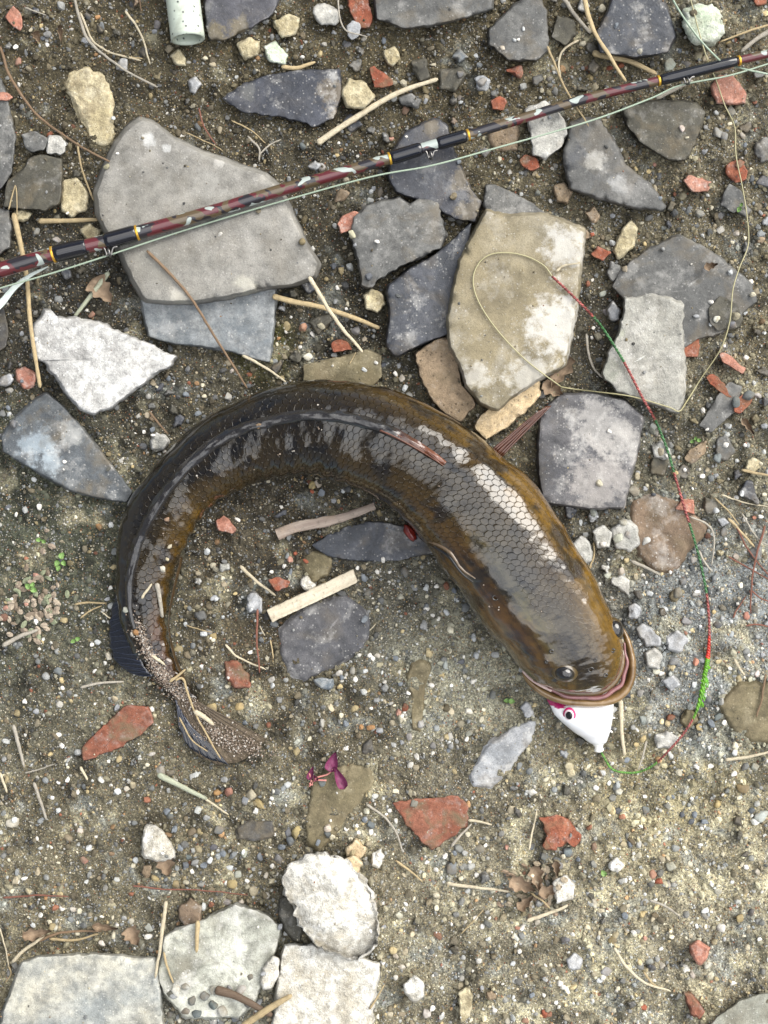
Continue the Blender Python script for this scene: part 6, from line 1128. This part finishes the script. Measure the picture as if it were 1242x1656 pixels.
HAND = """455 30 3k;158 27 6o;70 62 7b;78 75 5w;143 28 9d;215 8 12d;170 52 6c;67 43 6y;26 75 7w;30 100 8k;40 115 8n;25 190 6c;50 210 4y;186 196 6p;295 216 7w;333 97 6c;315 100 5d;254 40 9g;250 50 6g;172 270 9c;87 340 5y;112 347 5w;60 375 8p;92 388 8p;75 372 5n;200 262 4w
570 195 8k;633 222 7k;490 60 7n;488 78 5b;621 68 7b;562 73 8g;489 93 6w;540 52 5g;812 78 8w;829 76 5p;769 91 6p;745 120 9b;820 98 5c;745 163 5p;778 150 7y;779 132 11p;744 158 8g;688 145 9y;655 178 10k;547 230 5w;489 236 8b;688 162 6g;520 270 12p;545 250 5y;560 232 4b;657 230 4w;735 160 5r;600 310 6p;615 310 10g;617 320 6g;604 305 6g;625 318 6w;570 380 11c;478 345 5b;785 245 10g;812 258 5r;800 280 4c;740 270 6b;560 200 5o;575 405 5g;610 400 6w
900 190 5d;885 200 5g;843 58 5p;835 75 5w;888 128 9g;898 148 8g;955 125 9y;962 140 11c;950 110 8r;985 110 8r;1005 105 9r;1035 84 8w;1083 105 13p;1111 103 8g;1128 92 11c;1100 80 6b;990 55 6b;1180 70 10y;1180 77 8t;1145 190 7b;1103 207 9w;1160 215 12g;1170 220 12g;1182 180 10g;850 280 9b;890 325 6w;870 312 8b;1065 285 9b;880 260 7c;898 268 8p;1195 265 10r;1010 260 6c;1030 270 6y;1105 318 12c;1090 345 9d;1075 370 8g;1130 345 12g;1190 378 10w;1205 385 7c;1165 350 9g;1152 335 7c;1060 330 5b;1215 290 8d;1225 300 8g;1213 275 5c;990 350 5g;955 382 5r;975 385 6r;1010 435 8c;1043 395 5y;1218 330 6b;1205 235 6b;1200 218 9w;1180 200 6c;1140 245 7g;1130 260 8n;1050 275 7y;1062 262 6k
30 505 8g;42 548 9p;35 540 6g;15 670 7p;22 685 8b;70 555 6p;40 618 5b;20 608 5b;14 660 6b;205 535 8b;148 510 8k;160 505 6r;138 500 5w;200 520 4n;272 612 7b;280 620 4w;300 637 7b;327 622 6c;330 640 6c;370 642 8p;375 600 8w;255 626 4c;232 698 7w;248 695 7b;252 705 5w;240 735 4k;232 722 9b;239 733 5w;320 668 7b;218 700 4w;216 755 5y;110 760 3w;112 748 6w;54 775 7p;38 765 4c;110 792 6w;12 820 7d;130 690 5k;218 730 5k;238 672 9c;247 620 8t;320 565 4t
545 465 8w;597 456 8d;540 430 8d;560 500 5w;562 490 6c;490 530 11k;505 540 8w;485 560 5w;498 578 11w;470 512 4w;520 528 10c;590 548 9c;575 535 10g;590 525 9g;485 502 6n;450 545 5o;447 555 5c;590 600 6p;608 588 6w;640 605 7w;650 612 9w;655 628 8p;662 640 10g;645 590 7g;620 590 7d;688 700 6g;700 690 7d;525 770 9w;445 772 9w;505 785 9y;515 782 10w;505 795 6r;520 798 8b;470 800 4n;540 810 7g;555 795 6p;455 820 6w;690 760 4g
980 505 9g;960 530 6w;958 545 5w;975 475 9p;1143 492 6w;1152 520 8c;1158 515 9w;1185 525 9b;1190 512 12c;1143 528 5p;1170 560 4w;1207 578 7w;1190 650 12b;1210 640 12b;1232 650 8b;1225 640 9p;1150 645 5w;1140 695 5w;1137 665 8w;1055 690 9p;1060 700 10g;1068 732 11c;1075 738 8w;1090 765 7y;1105 760 6w;1118 768 5g;1135 770 7w;1160 740 10b;1170 720 8w;1185 735 8c;1145 760 7t;1195 745 6p;1190 805 8w;1195 798 7p;1205 720 6w;1235 690 8g;1120 790 4w;1145 748 5c;1030 770 10c;1025 795 12p;1055 800 6d;1045 790 6g;1100 740 6p;980 700 6w;1180 775 5w;1225 750 6c;1180 690 5p;1160 770 7g;1210 480 8c;1215 455 7w;1230 470 6b;1235 690 6b;1205 505 7p;1175 445 6p;1120 515 7g
63 820 8w;25 832 6w;12 822 5p;160 850 9o;180 850 7p;70 840 6n;145 870 6k;180 950 7w;175 968 5g;10 983 7k;20 970 7w;60 930 8k;50 950 8k;60 1005 8w;62 1070 10b;95 1085 10b;158 1038 8p;150 1042 7w;100 1100 8y;155 1085 7w;175 1060 10w;102 1112 6w;205 840 5p;170 1072 6w;45 975 7k;185 1130 10c;190 1145 8g;90 1190 8n;95 1188 7w;100 1205 8w;40 1135 7w;60 1150 8g;10 1165 7n;80 1220 7y;40 1190 5w;245 1220 9p;240 1235 7c;305 1200 6w;340 1220 7w;110 1240 6c
385 840 7w;328 830 5w;335 892 8p;352 968 7p;360 935 6c;380 960 5y;348 965 7g;365 980 6n;360 998 6p;408 985 5p;362 945 9c;412 942 6c;410 950 9b;398 1045 6k;345 1035 6c;345 1030 10y;288 1050 10y;312 1045 9b;303 1060 8n;405 1055 7w;330 1025 7p;300 1010 6p;325 1078 6w;343 1145 12y;388 1143 13y;405 1140 6c;395 1170 8b;368 1158 5w;372 1130 6n;325 1110 5g;440 1110 7p;370 1095 4w;310 1000 4n;470 905 8k;440 925 6w;500 870 5b;478 895 5r;495 907 6r;460 915 8w;470 925 7b;578 918 7w;588 935 8b;595 960 9b;655 925 12b;620 905 8w;648 965 9w;705 948 8w;630 925 6w;610 925 6w;590 1000 8b;690 950 7p;722 990 8p;740 970 6p;735 955 6b;765 1030 8p;690 985 7w;700 995 6w
550 1090 9p;553 1095 7b;570 1085 9p;575 1098 7w;602 1065 8w;610 1060 9w;615 1075 9c;640 1065 8b;598 1060 7w;590 1085 7p;550 1110 8y;600 1145 6w;521 1170 9p;500 1195 8c;560 1170 8b;552 1155 6c;585 1175 8o;600 1175 8o;615 1180 8g;580 1190 7r;660 1120 7w;648 1105 6b;655 1145 9r;645 1150 8k;650 1155 7w;680 1172 9p;662 1192 9p;650 1200 6g;722 1145 10n;757 1150 12w;698 1108 8w;715 1092 6y;745 1070 9b;720 1075 9p;770 1060 8p;700 1205 9g;725 1215 7b;715 1195 9w;758 1185 9p;755 1195 8w;560 1210 8w;480 1215 9y;465 1270 8p;455 1260 5w;520 1265 10b;545 1280 4w;535 1325 4w;530 1340 10w;530 1350 9b;538 1352 8c;593 1310 9w;580 1345 7w;590 1325 8b;605 1350 6w;600 1335 9b;560 1340 7w;630 1310 6w;640 1280 7c;632 1265 9c
670 1300 9g;740 1372 12g;735 1380 8b;775 1372 11g;730 1402 13b;745 1420 8c;770 1415 8w;690 1395 8w;705 1408 8w;720 1385 8w;760 1395 5w;612 1375 8w;592 1395 10w;765 1445 5c;760 1465 7k;770 1488 7w;730 1540 8p;705 1510 6w;730 1495 6w;780 1500 8w;790 1520 6p;640 1545 9w;650 1565 11w;640 1582 8w;620 1560 6w;700 1580 5w;715 1600 6p;690 1640 12w;700 1630 8w;650 1640 9c;630 1640 9c;760 1640 6c;800 1635 8w;820 1650 10w;780 1600 6g;600 1480 5w;645 1480 10w;608 1478 7w;620 1460 6w;600 1345 7w;620 1500 5g;820 1370 7k;860 1368 9b;830 1410 7t;880 1385 9b;900 1390 9b;918 1378 12b;905 1400 9g;935 1390 6b;960 1370 9k;963 1405 6r;1000 1280 10w;860 1280 11w;882 1260 8c;900 1272 9b;965 1275 8w;895 1265 6c;1045 1290 6w;1045 1310 10b;1000 1310 10b;860 1305 4w;1080 1300 5w;1090 1290 6b;1105 1320 7d;1125 1318 8b;1120 1330 7d;1140 1330 7b;1135 1340 5w;1160 1300 10y;1200 1275 13y;1185 1250 8w;1170 1285 5w;1215 1310 9b;1230 1320 14p;1195 1290 7c;1220 1240 9p
1150 1345 5w;1080 1345 6w;1050 1355 8c;1020 1360 9n;1070 1390 12c;1085 1400 12w;1110 1380 6c;1020 1365 8b;945 1420 7k;1055 1415 10k;1065 1425 8r;1080 1430 10w;1012 1425 7w;1150 1430 6w;1160 1440 12w;1205 1400 8w;1225 1410 9w;1140 1480 9p;1165 1500 12w;1170 1498 6c;1215 1475 10b;1195 1485 9y;1225 1490 6w;1040 1480 8y;1025 1510 8c;1010 1480 8b;1060 1500 9w;960 1460 12w;950 1445 5g;925 1510 7w;990 1520 10y;1025 1508 7w;900 1520 9t;915 1520 9b;1060 1480 9n;1045 1520 7k;1035 1560 7w;1055 1565 10b;1070 1560 9w;1050 1555 9p;980 1570 12p;975 1580 8w;960 1575 9c;970 1585 8p;905 1590 8w;910 1595 7w;900 1580 6c;860 1610 7b;880 1610 6w;900 1622 7w;1120 1575 12w;1145 1560 10w;1185 1590 8w;1210 1560 7c;1230 1520 7w;1240 1550 6w;840 1540 7w;830 1560 6p;845 1500 8w;870 1490 9w;850 1580 6w;890 1560 6c;1000 1600 8c;960 1620 6w;1040 1630 8r;880 1640 10r;850 1650 9k;1060 1590 7w;1235 1610 5k
960 830 10p;940 845 7p;1008 845 11w;1000 870 12w;1015 865 9p;975 880 9w;1045 875 9p;1000 900 9w;985 905 5w;1005 925 11w;982 930 9p;1020 945 9w;970 945 5w;1050 960 8p;1040 930 6w;1082 925 5w;1122 905 11w;1120 920 9b;1105 940 9g;1095 960 12g;1130 975 10p;1075 985 8p;1110 1005 11g;1160 1010 9b;1155 990 6y;1125 960 10p;1190 900 10w;1205 905 9c;1090 1070 11g;1060 1085 9w;1070 1090 8w;1050 1100 6w;1035 1120 9g;1145 1130 9g;1160 1160 10b;1150 1170 8b;1085 1160 9r;1130 1175 9y;1100 1190 7c;1050 1145 9w;1075 1215 8c;1040 1165 10g;1030 1180 6w;1040 1195 8y;1030 1205 7y;1210 1060 6w;1235 1060 7g;1225 1090 9w;1180 1080 6w;1165 1220 9w;1185 1215 8p;1150 1240 7w;1125 1240 8w;1205 1240 10b;1240 1230 6w;990 1235 6w;1060 1240 9c;970 1250 7k;1015 1230 8b;950 1240 6c;1200 870 9p;1170 860 10g;1205 840 8w;1230 835 7w;1155 825 8p;1235 800 7c
20 1330 16w;25 1325 8p;130 1345 10w;95 1310 8p;110 1355 10t;145 1370 8p;60 1355 6w;135 1390 9k;85 1290 7w;95 1265 6w;110 1260 8w;180 1270 5w;192 1280 8p;205 1275 9w;215 1270 9c;245 1275 9b;260 1245 12p;275 1250 10b;282 1262 13p;275 1320 9b;270 1310 8b;282 1340 8b;310 1345 10n;350 1282 9o;352 1295 7o;355 1342 12b;370 1280 12k;405 1285 14c;395 1295 9b;420 1300 13y;415 1310 8w;440 1290 6w;320 1310 9p;300 1325 7n;290 1370 8b;305 1385 9b;315 1395 10g;330 1400 8b;340 1390 8p;300 1400 9b;370 1405 8p;385 1415 12p;365 1430 6w;310 1410 6w;325 1430 9g;340 1440 8n;250 1420 9y;285 1430 10y;295 1432 9y;375 1430 12y;400 1425 6w;410 1440 14c;390 1460 9w;365 1460 9p;330 1465 8p;220 1390 7p;215 1400 7c;40 1420 8w;30 1425 6w;75 1450 5o;85 1455 6c;60 1410 8t;100 1470 8w;118 1470 9w;128 1475 8c;80 1490 7c;65 1480 8w;55 1495 6p;90 1500 9w;125 1510 8c;165 1525 9w;190 1495 5w;212 1490 9w;160 1500 7w;185 1510 8c;240 1515 9w;240 1500 9p;230 1530 9p;260 1500 7p;100 1430 6n;160 1420 6r;20 1440 6c;270 1370 5w;15 1390 6c
285 1600 14w;300 1595 10p;280 1610 9g;310 1620 11b;330 1610 12b;345 1625 11b;320 1640 12b;300 1635 10g;290 1650 9w;360 1635 12p;380 1645 10b;345 1600 9p;370 1600 9g;390 1600 12p;400 1625 9b;345 1650 11p;405 1580 9g;420 1620 8g;275 1640 9b;300 1660 9b;370 1655 9c;430 1560 7g;455 1490 7g;462 1510 8p;420 1490 5w;445 1465 9w;432 1448 10w;430 1415 9w;450 1390 11g;475 1385 9g;455 1370 8b;440 1400 8w;420 1385 9b;395 1380 10p;345 1370 9b;360 1380 8b;440 1425 9c;500 1375 11b;470 1360 12b;480 1345 13y;465 1345 10b;445 1350 6w;515 1360 6b"""
def peb(px, py, r, cname, z=None, onf=False):
    sd_ = R.randint(len(PEBM)); m = PEBM[sd_]; o = link('pebble', m)
    sx, sy, sz = R.uniform(.85, 1.2), R.uniform(.72, 1.0), R.uniform(.55, .85)
    o.scale = (r * S * sx, r * S * sy, r * S * sz); o.rotation_euler = (R.uniform(-.3, .3), R.uniform(-.3, .3), R.uniform(0, 6.28))
    if onf: p = onfish(px, py)[0]; o.location = p + [0, 0, r * S * .3]
    else:
        zz_ = top_at(px, py) if z is None else z; o.location = P(px, py, zz_ + r * S * sz * R.uniform(-.05, .22))
    b = np.array(PC[cname]) * R.uniform(.6, 1.0) * np.array([1, .98, .92]); b = b * (1 + R.uniform(-.05, .05, 3)); o.color = (*np.clip(b, 0, .9), 1)
    return o
items = []
for ln in HAND.replace('\n', ';').split(';'):
    ln = ln.strip()
    if not ln: continue
    x, y, rc_ = ln.split()
    if rc_[-1] in 'rk' and float(rc_[:-1]) <= 7 and R.rand() < .55: rc_ = rc_[:-1] + 'n'
    items.append((float(x), float(y), float(rc_[:-1]), K[rc_[-1]]))
items.sort(key=lambda q_: -q_[2])
PG = 'pebbles scattered on the soil'
MAXP = 285
def fishhit(x, y): return inpoly(np.array([x]), np.array([y]), FISHPOLY)[0]
cnt = 0; rest = []
for (x, y, r, cn_) in items:
    r = r * (.66 if cn_ in ('white', 'cream') else .76)
    if fishhit(x, y): continue
    if cnt >= MAXP: rest.append((x, y, r, cn_)); continue
    big = 'large' if r > 8.8 else ('medium' if r > 7.0 else 'small')
    lb = uniq(f"{big} {cn_} pebble", x, y) or uniq(f"{big} rounded {cn_} pebble" if R.rand() < 0 else f"{big} {cn_} pebble lying", x, y)
    if lb is None: rest.append((x, y, r, cn_)); continue
    o = peb(x, y, r, cn_); tag(o, lb, 'pebble', PG); cnt += 1
# grains stuck on the fish
for k, (x, y, r, cn_, lb) in enumerate([(271,840,4,'pink','pink grain on the side of the left bend of the fish'), (417,686,5,'orange','orange grain lying on the folded fin at the top left'), (239,837,3.4,'white','white grain on the black back at the left bend'), (264,920,6,'white','white chip on the rear body of the fish'), (275,883,4,'cream','cream grain on the inner edge of the rear body'), (270,905,3.6,'cream','small cream grain just above the white chip on the rear body'),
    (219,1023,6,'orange','orange grain at the thin end of the body'), (213,1026,4,'white','white grain beside the orange one at the thin end of the body'), (203,985,6,'pale grey','pale chip on the dark back above the rear fin'), (660,948,0,'white','')]):
    if r: o = peb(x, y, r, cn_, onf=True); tag(o, lb, 'grain', 'grains stuck to the fish')

# ------------------------------------------------------------------ gravel and grit (nobody could count it)
def scatter(name, label, n, rlo, rhi, base, pal, wts, seed, lo=(-190, -190), hi=(1432, 1846), mat=GRIT, extra=None, sink=.22, flat=(.55, .95), powr=1.8, onshard=.012, smooth=False, clod=False, ring=False):
    pal = [tuple(np.array(c_) * .86 + np.mean(c_) * .06 + np.array([.008, .006, .0])) for c_ in pal]
    rs = np.random.RandomState(seed); B, Fb = base
    px = rs.uniform(lo[0], hi[0], n); py = rs.uniform(lo[1], hi[1], n)
    dens = .62 + .5 * fbm(px / 70, py / 70, seed=seed, oct=3) + .12 * (py / 1656) + .12 * (px / 1242)
    keep = rs.rand(n) < np.clip(dens, .08, 1); px, py = px[keep], py[keep]
    z = gh((px - CX) * S, -(py - CY) * S)
    ins = np.zeros(len(px), bool)
    for p, t, _ in SHARD_POLYS:
        q_ = inpoly(px, py, p); ins |= q_; z = np.where(q_, np.maximum(z, t), z)
    keep = (~ins) | (rs.rand(len(px)) < onshard); keep &= ~inpoly(px, py, FISHPOLY); px, py, z = px[keep], py[keep], z[keep]
    r = rlo + (rhi - rlo) * rs.rand(len(px))**powr
    if ring:      # crumbs of soil banked against the stones
        rx = []
        for p, t, _ in SHARD_POLYS:
            per = np.linalg.norm(np.diff(np.vstack([p, p[:1]]), axis=0), axis=1).sum(); q_ = resample(p, max(6, int(per / 5.5))); c = p.mean(0); d_ = q_ - c; d_ /= np.linalg.norm(d_, axis=1)[:, None]
            q_ = q_ + d_ * rs.uniform(-1.5, 6, (len(q_), 1)) + rs.normal(size=q_.shape) * 1.5; q_ = q_[rs.rand(len(q_)) < np.clip(.55 + 1.2 * fbm(q_[:, 0] / 30, q_[:, 1] / 30, seed=3), 0, 1)]; rx.append(q_)
        rx = np.vstack(rx); rx = rx[~inpoly(rx[:, 0], rx[:, 1], FISHPOLY)]; px = np.r_[px, rx[:, 0]]; py = np.r_[py, rx[:, 1]]; z = np.r_[z, gh((rx[:, 0] - CX) * S, -(rx[:, 1] - CY) * S) + .0008]; r = np.r_[r, rs.uniform(2, 5.2, len(rx))]
    if extra is not None and len(extra):
        e = np.array([(a[0], a[1], a[2]) for a in extra]); px = np.r_[px, e[:, 0]]; py = np.r_[py, e[:, 1]]; r = np.r_[r, e[:, 2]]; z = np.r_[z, [top_at(a[0], a[1]) for a in extra]]
    n = len(px)
    ci = rs.choice(len(pal), n, p=np.array(wts) / sum(wts)); ci = np.where(rs.rand(n) < .35, np.clip(((fbm(px / 55, py / 55, seed=seed + 90, oct=3) + .5) * len(pal)).astype(int), 0, len(pal) - 1), ci); ci = np.where(np.isin(ci, (7, 8)) & (rs.rand(n) < .6) & (len(pal) > 8), 9 if len(pal) > 8 else 0, ci); col = np.array(pal)[ci] * rs.uniform(.38, 1.32, (n, 1))
    lc_ = soil_col(px, py); lum = lc_.mean(1) / .15
    col = col * np.clip(.62 + .38 * lum, .6, 1.5)[:, None]; col = col * .8 + lc_ * .2
    if clod: col = lc_ * rs.uniform(.55, 1.35, (n, 1))
    if extra is not None and len(extra):
        for k, a in enumerate(extra): col[n - len(extra) + k] = PC[a[3]]
    col = np.clip(col, .01, .85)
    nv = 24; vars_ = []
    for k in range(nv):
        rk = np.random.RandomState(seed * 7 + k); rr = chunk(B, rk, 8, 10, 0 if k % 3 else .5) * rk.uniform(.9, 1.1, len(B)); vars_.append(B * rr[:, None])
    vars_ = np.array(vars_); vi = rs.randint(nv, size=n)
    pts = vars_[vi] * (r * S)[:, None, None] * np.stack([rs.uniform(.85, 1.25, n), rs.uniform(.7, 1, n), rs.uniform(*flat, n)], -1)[:, None, :]
    a = rs.uniform(0, 6.283, n); ca, sa = np.cos(a)[:, None], np.sin(a)[:, None]
    tx = rs.uniform(-.5, .5, n)[:, None]; pts[..., 2] += pts[..., 0] * np.sin(tx)
    X = pts[..., 0] * ca - pts[..., 1] * sa; Y = pts[..., 0] * sa + pts[..., 1] * ca
    kx = (px - CX) * S; ky = -(py - CY) * S
    V = np.stack([X + kx[:, None], Y + ky[:, None], pts[..., 2] + (z + r * S * sink)[:, None]], -1).reshape(-1, 3)
    F = (Fb[None] + (np.arange(n) * len(B))[:, None, None]).reshape(-1, 3)
    o = link(name, mesh(name, V, F, mat, smooth, np.repeat(col, len(B), 0))); tag(o, label, kind='stuff'); return n
OCT = (np.array([[1, 0, 0], [0, 1, 0], [-1, 0, 0], [0, -1, 0], [0, 0, 1], [0, 0, -1.]]), np.array([[0, 1, 4], [1, 2, 4], [2, 3, 4], [3, 0, 4], [1, 0, 5], [2, 1, 5], [3, 2, 5], [0, 3, 5]]))
pal = [PC[k] for k in ('white', 'cream', 'grey', 'pale grey', 'blue grey', 'dark grey', 'yellow', 'orange', 'red', 'brown', 'tan')]
n1_ = scatter('gravel', 'small stones strewn over the soil', 7200, 2.8, 7.4, (I2, F2_), pal, [.35, 1.5, 2.6, 1.5, 2.2, 2.4, .9, .25, .4, 3.2, 2.6], 31, extra=rest, powr=2.3)
n2_ = scatter('coarse_grit', 'coarse mixed grit strewn over the soil', 40000, 1.5, 3.8, (I1, F1_), pal, [.5, 2.0, 2.2, 1.5, 1.6, 2.0, 1.3, .5, .35, 3.2, 3.0], 32)
n4_ = scatter('soil_clods', 'clods and crumbs of the same damp soil', 7500, 2.2, 8.0, (I1, F1_), [(.10, .08, .05), (.14, .11, .07), (.08, .07, .055), (.17, .14, .095)], [1, 1, 1, 1], 34, powr=2.6, onshard=.008, sink=-.05, clod=True, ring=True)
n3_ = scatter('fine_grit', 'fine sandy grit strewn over the soil', 150000, .8, 2.1, OCT, pal, [1.2, 2.6, 1.6, 1.2, 1.0, 1.6, 1.8, .8, .4, 3.0, 3.2], 33, powr=1.3, onshard=.02, sink=.3)

# grit crusted on the tail
rs = np.random.RandomState(77); V_ = []; F_ = []; Cc = []; off = 0
def crust(cx, cy, rx, ry, ang, n, zf):
    global off
    for k in range(n):
        u = rs.normal(size=2) * .5; x = cx + u[0] * rx * math.cos(ang) - u[1] * ry * math.sin(ang); y = cy + u[0] * rx * math.sin(ang) + u[1] * ry * math.cos(ang)
        z = zf(x, y); r = rs.uniform(.5, 1.8) * S; rr = rs.uniform(.7, 1.1, (12, 1)) if False else 1
        p = P(x, y, z); v = I1 * rs.uniform(.7, 1.15, (len(I1), 1)) * r + p; V_.append(v); F_.append(F1_ + off); off += len(v)
        c = [(.22, .17, .13), (.30, .24, .19), (.13, .10, .075), (.46, .42, .37), (.19, .145, .11)][rs.randint(5)]; Cc.append(np.tile(c, (len(v), 1)))
zfish = lambda x, y: onfish(x, y)[0][2] + .0003
crust(245, 1062, 46, 13, 1.0, 420, zfish); crust(268, 1098, 44, 15, .85, 520, zfish); crust(228, 1020, 30, 8, 1.2, 120, zfish)
for _q in range(34):
    _k = rs.randint(NU // 8, NU - 60); _f = rs.uniform(.25, .95); _x, _y = fo[_k] * (1 - _f) + fi[_k] * _f; crust(_x, _y, 5, 4, 0, 1 + rs.randint(3), zfish)
crust(300, 1130, 34, 12, .8, 200, lambda x, y: .0048); crust(375, 1198, 62, 20, .35, 650, lambda x, y: .0043 + .0006 * rs.rand()); crust(335, 1170, 40, 12, .8, 260, lambda x, y: .0043)
o = link('tail_grit', mesh('tail_grit', np.vstack(V_), np.vstack(F_), GRIT, False, np.vstack(Cc))); tag(o, 'dry grit crusted on the tail and dotted over the wet fish', kind='stuff')
print('pebbles', cnt, 'rest', len(rest), n1_, n2_, n3_)
bpy.context.view_layer.update()
print('TRIS', sum(len(o.data.polygons) * (2 if len(o.data.polygons) and len(o.data.polygons[0].vertices) == 4 else 1) for o in sc.objects if o.type == 'MESH'))
